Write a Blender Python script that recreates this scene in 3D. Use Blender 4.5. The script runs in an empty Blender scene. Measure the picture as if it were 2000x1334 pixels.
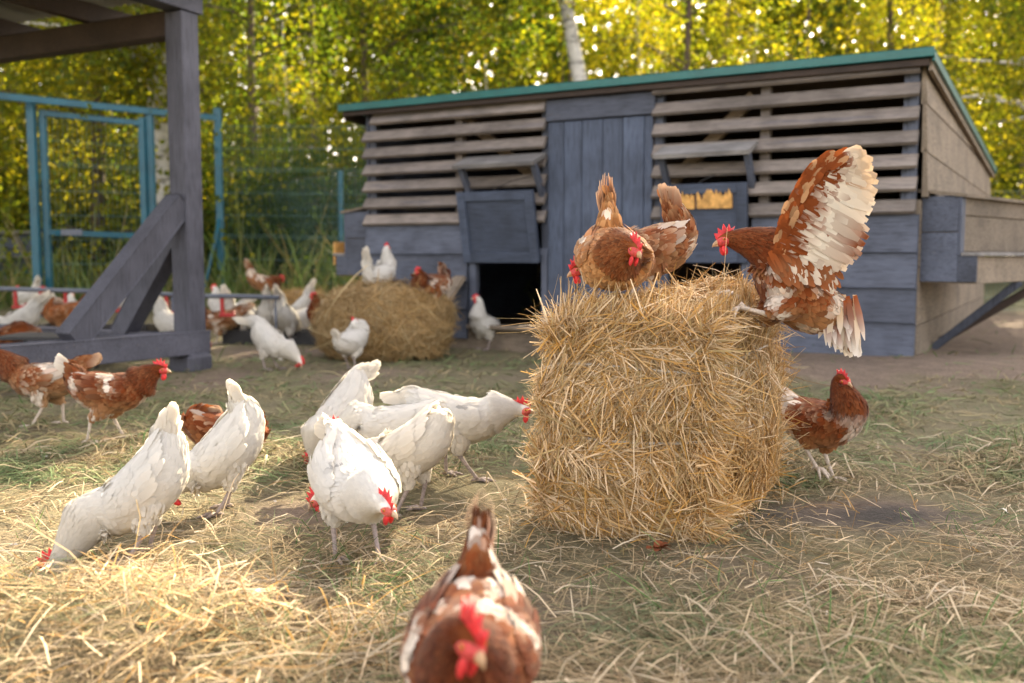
import bpy, bmesh, math, random
import numpy as np
from mathutils import Vector, Matrix
R = math.radians
SC = bpy.context.scene
COL = SC.collection

# ------------------------------------------------------------------ camera
F, CAMZ, PITCH = 1944.0, 0.8, math.atan(167 / 1944)
cam_d = bpy.data.cameras.new('camera')
cam = bpy.data.objects.new('camera', cam_d); COL.objects.link(cam)
cam.location = (0, 0, CAMZ); cam.rotation_euler = (R(90) - PITCH, 0, 0)
cam_d.sensor_width = 36; cam_d.lens = F * 36 / 2000
cam_d.clip_start = 0.05; cam_d.clip_end = 600
cam_d.dof.use_dof = True; cam_d.dof.focus_distance = 2.95; cam_d.dof.aperture_fstop = 2.3
SC.camera = cam

# ------------------------------------------------------------------ light
SUN_EL, SUN_AZ = 27.0, 21.0           # azimuth to the right of +Y (behind the wood, backlit)
w = bpy.data.worlds.new('World'); SC.world = w; w.use_nodes = True
nt = w.node_tree; bg = nt.nodes['Background']
sky = nt.nodes.new('ShaderNodeTexSky'); sky.sky_type = 'NISHITA'; sky.sun_disc = False
sky.sun_elevation = R(SUN_EL); sky.sun_rotation = R(SUN_AZ); sky.dust_density = 2.5
hs = nt.nodes.new('ShaderNodeHueSaturation'); hs.inputs['Saturation'].default_value = 0.35
tint = nt.nodes.new('ShaderNodeMix'); tint.data_type = 'RGBA'; tint.blend_type = 'MULTIPLY'
tint.inputs['Factor'].default_value = 1; tint.inputs[7].default_value = (1.10, 0.985, 0.90, 1)
nt.links.new(sky.outputs[0], hs.inputs['Color']); nt.links.new(hs.outputs[0], tint.inputs[6])
nt.links.new(tint.outputs[2], bg.inputs[0]); bg.inputs[1].default_value = 0.115
sun_d = bpy.data.lights.new('sun', 'SUN'); sun_d.energy = 5; sun_d.angle = R(0.5); sun_d.color = (1, 0.82, 0.55)
sun = bpy.data.objects.new('sun', sun_d); COL.objects.link(sun)
SUNV = Vector((math.sin(R(SUN_AZ)) * math.cos(R(SUN_EL)), math.cos(R(SUN_AZ)) * math.cos(R(SUN_EL)), math.sin(R(SUN_EL))))
sun.rotation_euler = SUNV.to_track_quat('Z', 'Y').to_euler()
vs = SC.view_settings; vs.view_transform = 'Standard'; vs.look = 'None'; vs.gamma = 1; vs.exposure = 2.68
SC.cycles.max_bounces = 6; SC.cycles.transparent_max_bounces = 6; SC.cycles.use_denoising = True
SC.cycles.caustics_reflective = False; SC.cycles.caustics_refractive = False

# ------------------------------------------------------------------ helpers
def at(px, py, Y):
    """photo pixel + distance along the ground -> world point"""
    x = (px - 1000) / F; yc = -(py - 667) / F; c, s = math.cos(PITCH), math.sin(PITCH)
    d = np.array([x, c + yc * s, -s + yc * c]); return np.array([0, 0, CAMZ]) + d * Y / d[1]

def tag(o, label=None, cat=None, group=None, kind=None):
    if label: o['label'] = label
    if cat: o['category'] = cat
    if group: o['group'] = group
    if kind: o['kind'] = kind
    return o

def empty(name, loc=(0, 0, 0), rz=0.0, sc=1.0):
    o = bpy.data.objects.new(name, None); COL.objects.link(o)
    o.location = loc; o.rotation_euler = (0, 0, rz); o.scale = (sc,) * 3; o.empty_display_size = 0.1
    return o

def link(name, me, mat, parent=None):
    o = bpy.data.objects.new(name, me); COL.objects.link(o)
    if mat: me.materials.append(mat)
    if parent: o.parent = parent
    return o

def mesh_np(name, V, Q, cols=None, smooth=True):
    """uniform polygons straight from numpy arrays"""
    V = np.asarray(V, np.float32); Q = np.asarray(Q, np.int32); k = Q.shape[1]
    me = bpy.data.meshes.new(name)
    me.vertices.add(len(V)); me.vertices.foreach_set('co', V.ravel())
    me.loops.add(Q.size); me.loops.foreach_set('vertex_index', Q.ravel())
    me.polygons.add(len(Q)); me.polygons.foreach_set('loop_start', np.arange(0, Q.size, k, dtype=np.int32))
    if smooth: me.polygons.foreach_set('use_smooth', np.ones(len(Q), bool))
    me.update(calc_edges=True)
    if cols is not None: setcol(me, cols)
    return me

def setcol(me, cols):
    c = np.ones((len(cols), 4), np.float32); c[:, :3] = np.clip(cols, 0, 1)
    me.color_attributes.new('col', 'FLOAT_COLOR', 'POINT').data.foreach_set('color', c.ravel())

class QM:
    """collects quad patches"""
    def __init__(s): s.V = []; s.Q = []; s.C = []; s.N = []; s.n = 0
    def add(s, V, Q, C, N=None):
        V = np.asarray(V, float); s.V.append(V); s.Q.append(np.asarray(Q) + s.n); s.N.append(np.zeros_like(V) if N is None else N)
        C = np.asarray(C, float); s.C.append(np.broadcast_to(C, V.shape) if C.ndim == 1 else C); s.n += len(V)
    def mesh(s, name):
        me = mesh_np(name, np.concatenate(s.V), np.concatenate(s.Q), np.concatenate(s.C)); N = np.concatenate(s.N)
        if np.abs(N).max() > 0: me.normals_split_custom_set_from_vertices(N.tolist())
        return me

def nrmz(a): return a / np.maximum(np.linalg.norm(a, axis=-1, keepdims=True), 1e-9)

def strips(P, D, N, L, W, bend, cols, tipcols=None, prof=(0.5, 1.0, 0.8, 0.25), ts=(0, 0.4, 0.75, 1.0)):
    """n bent strips (feathers, straws): returns V, Q, C. P root, D direction, N normal."""
    n = len(P); k = len(ts); S = nrmz(np.cross(D, N)); V = np.zeros((n, k, 2, 3)); C = np.zeros((n, k, 2, 3))
    L = np.broadcast_to(L, n); W = np.broadcast_to(W, n); bend = np.broadcast_to(bend, n)
    if tipcols is None: tipcols = cols
    for i, (t, p) in enumerate(zip(ts, prof)):
        c = P + D * (L * t)[:, None] + N * (bend * 4 * t * (1 - t))[:, None]
        V[:, i, 0] = c - S * (W * p / 2)[:, None]; V[:, i, 1] = c + S * (W * p / 2)[:, None]
        C[:, i, 0] = C[:, i, 1] = cols * (1 - t ** 2) + tipcols * t ** 2
    b = (np.arange(n) * k * 2)[:, None]
    Q = np.concatenate([b + np.array([[2 * i, 2 * i + 1, 2 * i + 3, 2 * i + 2]]) for i in range(k - 1)])
    return V.reshape(-1, 3), Q, C.reshape(-1, 3)

def vnorm(N, NS, k=4, soft=.7):
    """shading normals of k-pair strips, blended from the strip's own N towards the surface's NS (soft plumage)"""
    return np.repeat(nrmz(N * (1 - soft) + NS * soft), k * 2, axis=0)

def snoise(seed, freq, n=7):
    """smooth 3-D noise in about -1..1 from summed sines"""
    r = np.random.RandomState(seed); K = r.normal(size=(n, 3)) * freq; ph = r.uniform(0, 6.28, n)
    return lambda p: np.sin(np.asarray(p) @ K.T + ph).sum(-1) / n * 1.6

# boxes etc. through bmesh
def bm_box(bm, lo, hi, M=None):
    r = bmesh.ops.create_cube(bm, size=1)['verts']
    lo, hi = Vector(lo), Vector(hi)
    for v in r:
        v.co = Vector([lo[i] + (v.co[i] + .5) * (hi[i] - lo[i]) for i in range(3)])
        if M is not None: v.co = M @ v.co
    return r

def bm_bar(bm, a, b, w, h, up=(0, 0, 1)):
    a, b = Vector(a), Vector(b); d = (b - a).normalized(); s = d.cross(Vector(up)).normalized(); u = s.cross(d)
    M = Matrix((d, s, u)).transposed().to_4x4(); M.translation = a
    return bm_box(bm, (0, -w / 2, -h / 2), ((b - a).length, w / 2, h / 2), M)

def bm_tube(bm, pts, rad, seg=8):
    pts = [Vector(p) for p in pts]; rad = rad if hasattr(rad, '__len__') else [rad] * len(pts); rings = []
    u0 = Vector((0.3, 0.2, 0.93))
    for i, p in enumerate(pts):
        d = (pts[min(i + 1, len(pts) - 1)] - pts[max(i - 1, 0)]).normalized()
        s = d.cross(u0)
        if s.length < .05: s = d.cross(Vector((1, 0, 0)))
        s.normalize(); u = s.cross(d); u0 = u if u.length > .1 else u0
        rings.append([bm.verts.new(p + (s * math.cos(6.2832 * k / seg) + u * math.sin(6.2832 * k / seg)) * rad[i]) for k in range(seg)])
    for a, b in zip(rings, rings[1:]):
        for k in range(seg): bm.faces.new((a[k], a[(k + 1) % seg], b[(k + 1) % seg], b[k]))
    bm.faces.new(rings[0][::-1]); bm.faces.new(rings[-1])

def bm_obj(name, bm, mat, parent=None, bevel=0.0, smooth=False):
    if bevel: bmesh.ops.bevel(bm, geom=bm.edges[:], offset=bevel, segments=1, affect='EDGES', clamp_overlap=True)
    bmesh.ops.recalc_face_normals(bm, faces=bm.faces[:])
    me = bpy.data.meshes.new(name); bm.to_mesh(me); bm.free()
    if smooth: me.polygons.foreach_set('use_smooth', np.ones(len(me.polygons), bool))
    return link(name, me, mat, parent)

def box(name, lo, hi, mat, parent=None, bevel=0.004, M=None):
    bm = bmesh.new(); bm_box(bm, lo, hi, M); return bm_obj(name, bm, mat, parent, bevel)
def bar(name, a, b, w, h, mat, parent=None, bevel=0.004, up=(0, 0, 1)):
    bm = bmesh.new(); bm_bar(bm, a, b, w, h, up); return bm_obj(name, bm, mat, parent, bevel)
def tube(name, pts, rad, mat, parent=None, seg=8):
    bm = bmesh.new(); bm_tube(bm, pts, rad, seg); return bm_obj(name, bm, mat, parent, 0, True)

# ------------------------------------------------------------------ materials
def mat_new(name):
    m = bpy.data.materials.new(name); m.use_nodes = True; n = m.node_tree
    return m, n, n.nodes['Principled BSDF'], n.nodes['Material Output']

def ramp(n, src, stops):
    r = n.nodes.new('ShaderNodeValToRGB'); e = r.color_ramp.elements
    while len(e) > 1: e.remove(e[-1])
    e[0].position = stops[0][0]; e[0].color = (*stops[0][1], 1)
    for p, c in stops[1:]:
        x = e.new(p); x.color = (*c, 1)
    n.links.new(src, r.inputs[0]); return r.outputs[0]

def noise(n, vec, scale, detail=4, rough=.6):
    t = n.nodes.new('ShaderNodeTexNoise'); t.inputs['Scale'].default_value = scale
    t.inputs['Detail'].default_value = detail; t.inputs['Roughness'].default_value = rough
    if vec is not None: n.links.new(vec, t.inputs['Vector'])
    return t.outputs[0]

def mix(n, fac, a, b, mode='MIX'):
    m = n.nodes.new('ShaderNodeMix'); m.data_type = 'RGBA'; m.blend_type = mode
    for i, v in ((0, fac), (6, a), (7, b)):
        if isinstance(v, (int, float)): m.inputs[i].default_value = v
        elif isinstance(v, tuple): m.inputs[i].default_value = (*v, 1)
        else: n.links.new(v, m.inputs[i])
    return m.outputs[2]

def bump(n, bsdf, h, dist, strength=1.0):
    b = n.nodes.new('ShaderNodeBump'); b.inputs['Distance'].default_value = dist; b.inputs['Strength'].default_value = strength
    n.links.new(h, b.inputs['Height']); n.links.new(b.outputs[0], bsdf.inputs['Normal'])

def wood(name, c1, c2, axis=0, worn=None, wornamt=.5, rough=.75):
    """painted or bare board: grain along one local axis, blotches, worn spots where the paint has gone"""
    m, n, b, o = mat_new(name); tc = n.nodes.new('ShaderNodeTexCoord'); mp = n.nodes.new('ShaderNodeMapping')
    oi = n.nodes.new('ShaderNodeObjectInfo'); ad = n.nodes.new('ShaderNodeVectorMath'); ad.operation = 'ADD'
    sc = n.nodes.new('ShaderNodeVectorMath'); sc.operation = 'SCALE'; sc.inputs['Scale'].default_value = 37
    n.links.new(oi.outputs['Random'], sc.inputs[0]); n.links.new(tc.outputs['Object'], ad.inputs[0]); n.links.new(sc.outputs[0], ad.inputs[1])
    s = [28, 28, 28]; s[axis] = 1.6; mp.inputs['Scale'].default_value = s
    n.links.new(ad.outputs[0], mp.inputs['Vector'])
    g = noise(n, mp.outputs[0], 1.6, 6, .65); bl = noise(n, ad.outputs[0], 3.2, 4, .6)
    col = mix(n, g, c1, c2)
    v = ramp(n, bl, [(.25, (.60,) * 3), (.5, (1.0,) * 3), (.75, (1.32,) * 3)])
    col = mix(n, 1.0, col, v, 'MULTIPLY')
    g3 = noise(n, mp.outputs[0], 4.5, 3, .6); col = mix(n, 1.0, col, ramp(n, g3, [(.36, (.62,) * 3), (.47, (1.0,) * 3), (.62, (1.12,) * 3)]), 'MULTIPLY')
    hv = n.nodes.new('ShaderNodeMapRange'); hv.inputs[3].default_value = .8; hv.inputs[4].default_value = 1.2
    n.links.new(oi.outputs['Random'], hv.inputs[0]); col = mix(n, 1.0, col, hv.outputs[0], 'MULTIPLY')
    if worn:
        g2 = noise(n, mp.outputs[0], .8, 5, .7)
        f = ramp(n, g2, [(wornamt, (0,) * 3), (wornamt + .14, (.75,) * 3)]); col = mix(n, f, col, worn)
    n.links.new(col, b.inputs['Base Color']); b.inputs['Roughness'].default_value = rough
    bump(n, b, g, .004, .7); return m

def plain(name, col, rough=.5, var=.25, scale=12, metallic=0, bmp=0.0, sss=0.0):
    m, n, b, o = mat_new(name); tc = n.nodes.new('ShaderNodeTexCoord'); t = noise(n, tc.outputs['Object'], scale, 5)
    a = tuple(c * (1 - var) for c in col); z = tuple(min(1, c * (1 + var)) for c in col)
    n.links.new(ramp(n, t, [(.3, a), (.7, z)]), b.inputs['Base Color'])
    b.inputs['Roughness'].default_value = rough; b.inputs['Metallic'].default_value = metallic
    if sss: b.inputs['Subsurface Weight'].default_value = sss; b.inputs['Subsurface Scale'].default_value = .01
    if bmp: bump(n, b, t, bmp)
    return m

def vcol(name, rough=.8, trans=0.0, tcol=None, sheen=0.0, fine=0.0, spec=.3, tmul=None):
    """colour from the mesh, with some light let through (feathers, straw, leaves)"""
    m, n, b, o = mat_new(name); a = n.nodes.new('ShaderNodeAttribute'); a.attribute_name = 'col'; col = a.outputs['Color']
    if fine:
        tc = n.nodes.new('ShaderNodeTexCoord'); t = noise(n, tc.outputs['Object'], fine, 3)
        col = mix(n, 1.0, col, ramp(n, t, [(.3, (.8,) * 3), (.7, (1.15,) * 3)]), 'MULTIPLY')
    n.links.new(col, b.inputs['Base Color']); b.inputs['Roughness'].default_value = rough
    b.inputs['Specular IOR Level'].default_value = spec; b.inputs['Sheen Weight'].default_value = sheen
    if trans:
        tr = n.nodes.new('ShaderNodeBsdfTranslucent')
        tcx = mix(n, 1.0, col, tmul, 'MULTIPLY') if tmul else col
        n.links.new(tcx, tr.inputs[0]); ms = n.nodes.new('ShaderNodeMixShader'); ms.inputs[0].default_value = trans
        n.links.new(b.outputs[0], ms.inputs[1]); n.links.new(tr.outputs[0], ms.inputs[2]); n.links.new(ms.outputs[0], o.inputs[0])
    return m

BLUE, BLUE2, WORN = (.066, .078, .112), (.094, .107, .146), (.22, .185, .15)
M = dict(
    paint_x=wood('slate_paint_along', BLUE, BLUE2, 0, WORN, .64), paint_z=wood('slate_paint_upright', BLUE, BLUE2, 2, WORN, .68),
    paint_y=wood('slate_paint_deep', BLUE, BLUE2, 1, WORN, .66),
    door=wood('blue_door_paint', (.055, .073, .116), (.076, .097, .146), 2, (.17, .16, .13), .70), panel=wood('blue_panel_paint', (.042, .056, .090), (.059, .076, .116), 0, (.2, .19, .17), .72),
    slat=wood('dusty_slat', (.165, .142, .128), (.25, .215, .19), 0, (.10, .10, .125), .55, .9),
    shelf=wood('dusty_shelf', (.18, .172, .17), (.25, .238, .228), 0, (.11, .115, .14), .57, .9),
    bare_y=wood('weathered_board_deep', (.155, .125, .095), (.235, .19, .14), 1, (.15, .135, .12), .6, .9),
    bare_x=wood('weathered_board', (.19, .15, .11), (.27, .215, .16), 0, (.12, .11, .1), .6, .9),
    post=wood('shelter_post_paint', (.060, .062, .082), (.088, .089, .113), 2, (.15, .135, .12), .69), post_x=wood('shelter_beam_paint', (.060, .062, .082), (.088, .089, .113), 0, (.18, .145, .115), .62),
    rafter=wood('dark_rafter', (.030, .020, .015), (.055, .034, .024), 0), osb=plain('strand_board', (.62, .34, .10), .8, .45, 26),
    teal=plain('teal_roof_sheet', (.008, .11, .10), .4, .18, 5), roofmetal=plain('corrugated_sheet', (.36, .35, .33), .45, .15, 4, .5),
    inner=plain('dark_interior', (.11, .075, .05), .9, .3, 6), blueSteel=plain('blue_powder_coat', (.008, .092, .135), .38, .22, 5),
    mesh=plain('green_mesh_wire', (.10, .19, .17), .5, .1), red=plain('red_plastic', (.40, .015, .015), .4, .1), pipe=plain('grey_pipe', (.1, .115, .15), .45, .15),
    black=plain('black_rubber', (.025, .024, .026), .6, .2), comb=plain('red_comb_skin', (.56, .022, .026), .5, .40, 70, 0, .002, .25),
    combd=plain('deep_red_comb_skin', (.42, .018, .02), .5, .25, 90, 0, .001, .2), face=plain('pink_face_skin', (.58, .11, .09), .6, .35, 160, 0, .001, .2),
    faced=plain('red_face_skin', (.5, .05, .045), .6, .35, 160, 0, .001, .2), beak=plain('horn_beak', (.5, .36, .24), .45, .2, 60), beakb=plain('brown_beak', (.42, .25, .13), .45, .25, 60),
    iris=plain('amber_iris', (.5, .17, .02), .15, .1), pupil=plain('black_pupil', (.005, .005, .005), .08, 0),
    legp=plain('pale_leg_scales', (.55, .46, .38), .65, .25, 120, 0, .0015), legg=plain('grey_leg_scales', (.33, .27, .25), .65, .3, 120, 0, .0015),
    feather=vcol('feathers', .85, .22, sheen=.12, spec=.15), plume=vcol('white_feathers', .9, .42, sheen=.1, spec=.1), skin=vcol('down', .95, 0, spec=.1),
    straw=vcol('straw', .6, .2, spec=.3), hay=vcol('hay', .75, .22, spec=.2), leaf=vcol('leaves', .6, .62, spec=.15, tmul=(3.1, 2.4, .45)),
    twine=plain('pale_twine', (.5, .46, .4), .8, .2),
)

def bark_mat(name, birch):
    m, n, b, o = mat_new(name); tc = n.nodes.new('ShaderNodeTexCoord'); mp = n.nodes.new('ShaderNodeMapping')
    mp.inputs['Scale'].default_value = (3, 3, 9) if birch else (14, 14, 2.2); n.links.new(tc.outputs['Object'], mp.inputs[0])
    t = noise(n, mp.outputs[0], 1.2, 6, .7)
    n.links.new(ramp(n, t, [(.36, (.03, .026, .022)), (.46, (.55, .52, .48)), (.8, (.75, .72, .66))] if birch else [(.3, (.05, .035, .025)), (.7, (.17, .12, .085))]), b.inputs['Base Color'])
    b.inputs['Roughness'].default_value = .85; bump(n, b, t, .02); return m
M['birch'] = bark_mat('birch_bark', True); M['bark'] = bark_mat('brown_bark', False)

# ------------------------------------------------------------------ ground shape
_gn = snoise(3, 3.0); _gn2 = snoise(4, 9.0)
def gz(x, y):
    x = np.asarray(x, float); y = np.asarray(y, float); p = np.stack([x, y, 0 * x], -1)
    z = .018 * _gn(p) + .009 * _gn2(p)
    z = z + .085 * np.exp(-((x + .80) / .42) ** 2 - ((y - 1.98) / .26) ** 2)          # hay heap in the near corner
    z = z + .05 * np.exp(-((x + .98) / .3) ** 2 - ((y - 3.85) / .28) ** 2)
    sm = lambda a, b, t: np.clip((t - a) / (b - a), 0, 1) ** 2 * (3 - 2 * np.clip((t - a) / (b - a), 0, 1))
    z = z + .10 * sm(.6, 1.6, x) * sm(5.6, 6.5, y)                                     # bank beside the coop
    z = z + .22 * sm(9.8, 13, y) * (1 - sm(-1.5, 0.5, x))
    return z
def gz1(x, y): return float(gz(x, y))

# ------------------------------------------------------------------ HENS
WHITE = dict(base=(.775, .755, .71), cream=(.77, .70, .58), neck=(.775, .755, .71), tail=(.79, .74, .65), leg='legg', comb='comb', face='face', beak='beak')
def brown(base=(.175, .038, .0075), neck=(.13, .028, .006), pale=(.42, .20, .08), white=.42, tip=.28):
    return dict(base=base, neck=neck, pale=pale, white=white, tip=tip, leg='legp', comb='comb', face='faced', beak='beakb')

def catmull(P, ts):
    """uniform Catmull-Rom through rows of P at parameters 0..len-1"""
    P = np.asarray(P, float); n = len(P); i = np.clip(np.floor(ts).astype(int), 0, n - 2); f = (ts - i)[:, None]
    p0 = P[np.clip(i - 1, 0, n - 1)]; p1 = P[i]; p2 = P[i + 1]; p3 = P[np.clip(i + 2, 0, n - 1)]
    return .5 * (2 * p1 + (p2 - p0) * f + (2 * p0 - 5 * p1 + 4 * p2 - p3) * f ** 2 + (3 * p1 - p0 - 3 * p2 + p3) * f ** 3)

def ellipsoid(c, r, ax=None, nu=12, nv=8):
    u = np.linspace(0, 2 * np.pi, nu, endpoint=False); v = np.linspace(-np.pi / 2, np.pi / 2, nv + 1)
    V = np.array([[math.cos(b) * math.cos(a) * r[0], math.cos(b) * math.sin(a) * r[1], math.sin(b) * r[2]] for b in v for a in u])
    if ax is not None: V = V @ np.asarray(ax)
    Q = [[j * nu + i, j * nu + (i + 1) % nu, (j + 1) * nu + (i + 1) % nu, (j + 1) * nu + i] for j in range(nv) for i in range(nu)]
    return V + np.asarray(c), np.array(Q)

def loft_mesh(bm, rings):
    vr = [[bm.verts.new(p) for p in r] for r in rings]; k = len(rings[0])
    for a, b in zip(vr, vr[1:]):
        for i in range(k): bm.faces.new((a[i], a[(i + 1) % k], b[(i + 1) % k], b[i]))
    bm.faces.new(vr[0][::-1]); bm.faces.new(vr[-1])

def remesh(bm, voxel):
    me = bpy.data.meshes.new('tmp'); bmesh.ops.recalc_face_normals(bm, faces=bm.faces[:]); bm.to_mesh(me); bm.free()
    o = bpy.data.objects.new('tmp', me); COL.objects.link(o)
    m = o.modifiers.new('r', 'REMESH'); m.mode = 'VOXEL'; m.voxel_size = voxel; m.use_smooth_shade = True
    s = o.modifiers.new('s', 'SMOOTH'); s.iterations = 3; s.factor = .5
    dg = bpy.context.evaluated_depsgraph_get(); dg.update()
    out = bpy.data.meshes.new_from_object(o.evaluated_get(dg)); bpy.data.objects.remove(o); bpy.data.meshes.remove(me)
    return out

def hen(label, loc, yaw, kind, seed=0, pitch=0, hip=.225, head=(.19, 0, .37), look=(1, 0, -.1), tail=50, tlen=.13, fat=1.0,
        legs=((.03, 0), (-.02, 0)), nf=900, scale=1.0, spots=(), group=None, fly=None, name=None, comb=1.0, legdef=None, hpx=None, tpx=None):
    rs = np.random.RandomState(seed * 7 + 11); is_white = kind is WHITE or 'cream' in kind
    FM = M['plume' if is_white else 'feather']
    root = empty(name or ('white_hen' if is_white else 'brown_hen'), loc, R(yaw), scale)
    tag(root, label, 'hen', group)
    th = R(pitch); c, s = math.cos(th), math.sin(th)
    def sagittal(px, py, lat=0.0):
        """where the photo shows a point of this hen: its place in the hen's own upright middle plane (shifted sideways by lat)"""
        o = np.array([0, 0, CAMZ]); d = at(px, py, 1.0) - o; y_ = R(yaw); nrm = np.array([-math.sin(y_), math.cos(y_), 0]); p0 = np.array(loc, float) + nrm * lat * scale
        q = o + d * ((p0 - o) @ nrm) / (d @ nrm) - np.array(loc, float); return np.array([q[0] * math.cos(y_) + q[1] * math.sin(y_), lat * scale, q[2]]) / scale
    if hpx: head = sagittal(*hpx)
    def B(x, y, z): return np.array([x * c - z * s, y, x * s + z * c + hip])
    def Bd(x, y, z): return np.array([x * c - z * s, y, x * s + z * c])
    tr = np.array([-.135, .052]); ta = R(tail)
    if tpx:
        q = sagittal(*tpx); q = np.array([q[0] * c + (q[2] - hip) * s, -q[0] * s + (q[2] - hip) * c]) - tr
        tlen = float(np.clip(np.linalg.norm(q) - .03, .045, .16)); ta = math.atan2(q[1], -q[0])
    tv = np.array([-math.cos(ta), math.sin(ta)])
    st = []                                                             # centre, up, down, width
    for f, up, dn, wd in ((1.0, .019, .017, .010), (.72, .028, .027, .017), (.38, .039, .041, .029)):
        q = tr + tv * tlen * f; st.append((B(q[0], 0, q[1]), up, dn, wd * fat))
    for x, z, up, dn, wd in ((-.125, .036, .046, .062, .052), (-.075, .012, .062, .088, .083), (-.02, -.002, .069, .094, .097), (.035, -.006, .069, .090, .096), (.085, .004, .064, .078, .083), (.118, .022, .055, .062, .066)):
        st.append((B(x, 0, z), up, dn, wd * fat))
    nb = len(st) - 1
    N0, T0 = B(.118, 0, .022), nrmz(Bd(.8, 0, .6)) * .16
    lk = nrmz(np.array(look, float)); H = np.array(head, float) * 1.0
    hb = H - lk * .006                                                   # back of the skull
    D = np.linalg.norm(hb - N0); up0 = nrmz(hb - N0); kb = float(np.interp((hb[2] - N0[2]) / D, [-.3, .3, .9], [.62, .5, .2]))
    T0 = nrmz(T0 / .16 * (1 - kb) + up0 * kb) * D * .9; T1 = nrmz(lk * .75 + up0 * .6) * D * .8
    for f in (.22, .42, .62, .82, 1.0):
        h00, h10, h01, h11 = 2 * f**3 - 3 * f**2 + 1, f**3 - 2 * f**2 + f, -2 * f**3 + 3 * f**2, f**3 - f**2
        p = h00 * N0 + h10 * T0 + h01 * hb + h11 * T1
        r_ = .056 * (1 - f) ** 1.15 + .0215
        st.append((p, r_ * 1.05, r_ * 1.12, r_ * .96))
    st.append((H + lk * .015, .0185, .018, .0165)); st.append((H + lk * .031, .0115, .0115, .0105))
    A = np.array([[*a[0], a[1], a[2], a[3]] for a in st]); nS = len(A) - 1
    tt = np.linspace(0, nS, 58); G = catmull(A, tt); G[:, 3:] = np.maximum(G[:, 3:], .004)
    Cn = G[:, :3]; T = nrmz(np.gradient(Cn, axis=0)); mid = int(np.argmin(abs(tt - nb + 2)))
    S = np.zeros_like(T); S[mid] = nrmz(np.array([0, 1, 0]) - T[mid] * T[mid][1])
    for i in range(mid + 1, len(T)): S[i] = nrmz(S[i - 1] - T[i] * (S[i - 1] @ T[i]))
    for i in range(mid - 1, -1, -1): S[i] = nrmz(S[i + 1] - T[i] * (S[i + 1] @ T[i]))
    Dn = np.cross(T, S)
    def surf(t, ph, off=0.0):
        """point, normal, forward tangent of the plumage surface at station t and angle ph"""
        i = np.clip(t / nS * 57, 0, 56.999); k = i.astype(int); f = (i - k)[:, None]
        L = lambda a: a[k] * (1 - f) + a[k + 1] * f
        cc, ss, dd, tg, rr = L(Cn), nrmz(L(S)), nrmz(L(Dn)), nrmz(L(T)), L(G[:, 3:])
        cp, sp = np.cos(ph)[:, None], np.sin(ph)[:, None]; h = np.where(sp > 0, rr[:, 0:1], rr[:, 1:2]); wd = rr[:, 2:3]
        p = cc + ss * cp * wd + dd * sp * h; nn = nrmz(ss * cp / wd + dd * sp / h)
        return p + nn * np.reshape(off, (-1, 1)), nn, tg, wd[:, 0] + h[:, 0]
    def flow(t, ph, off=0.0):
        """as surf, but the third value runs along the surface itself and the normal stands on it"""
        p, nn, tg, per = surf(t, ph, off); b = surf(np.maximum(t - .25, 0), ph, off)[0]; tg = nrmz(p - b)
        return p, nrmz(nn - tg * (nn * tg).sum(-1, keepdims=True)), tg, per
    # -- colours
    n1, n2 = snoise(seed + 50, 26), snoise(seed + 90, 75)
    sp_pts = [B(*q) for q in spots]
    def colour(p, t):
        p = np.asarray(p); t = np.asarray(t, float); a, b = n1(p), n2(p)
        if is_white:
            base = np.array(kind['base']) * np.ones((len(p), 1)); cr = np.array(kind['cream'])
            f = np.clip((p[:, 2] - hip) * -3 + .1, 0, .5) + np.clip(2.6 - t, 0, 1) * .4
            f = np.clip(f + .1 * a, 0, .8)[:, None]; col = base * (1 - f) + cr * f
            for q in sp_pts:
                d = np.linalg.norm((p - q) * [1, .6, 1], axis=1); k = np.clip(1.0 - d / .012 + .7 * b, 0, .5)[:, None]
                col = col * (1 - k) + np.array([.09, .085, .09]) * k
            return col * (1 + .015 * b[:, None])
        base = np.array(kind['base']) * np.ones((len(p), 1)); nk = np.array(kind['neck']); pl = np.array(kind['pale'])
        f = np.clip((t - nb + .2) / 1.2, 0, 1)[:, None]; col = base * (1 - f) + nk * f
        low = np.clip(-(p[:, 2] - hip) / .07 + .25 * b - .25, 0, .75)[:, None] * (1 - f); col = col * (1 - low) + pl * low
        m = np.clip((.5 * b + .45 * a + .05) * 1.7, 0, .55)[:, None] * (1 - f * .7); col = col * (1 - m) + (base * .55 + pl * .5) * m
        wh = np.clip((a + .35 * b - (1.0 - kind['white'] * 1.5)) * 5, 0, .9)[:, None] * (1 - f); col = col * (1 - wh) + np.array([.76, .68, .58]) * wh
        return col
    # -- body: one continuous skin (trunk, neck, head, thighs)
    bm = bmesh.new(); ang = np.linspace(0, 2 * np.pi, 20, endpoint=False)
    rings = [surf(np.full(20, t), ang)[0] for t in tt]; loft_mesh(bm, rings)
    feet = []; thigh = []
    for sd, (fx, lift) in zip((1, -1), legs):
        y = .048 * sd * fat
        if legdef: hk, ft, fd = [np.array(q, float) for q in legdef[0 if sd == 1 else 1]]
        else:
            ft = np.array([fx, y, .005 + lift]); hk = np.array([fx * .45 - .03 - lift * .3, y, max(.085, hip - .125) + lift * .6]); fd = np.array([1, 0, -lift * 6])
        a0 = B(-.005, y * .95, -.035); k1 = hk + (a0 - hk) * .45 + np.array([.012, 0, 0]); hke = hk
        thigh.append((a0, k1, hke)); feet.append((hk, ft, fd, sd))
        P3 = catmull(np.array([a0, k1, hke]), np.linspace(0, 2, 9)); rr = np.interp(np.linspace(0, 2, 9), [0, 1, 1.6, 2], [.056, .042, .024, .011])
        d = nrmz(np.gradient(P3, axis=0)); e1 = nrmz(np.cross(d, [0, 1, 0])); e2 = np.cross(d, e1)
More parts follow.
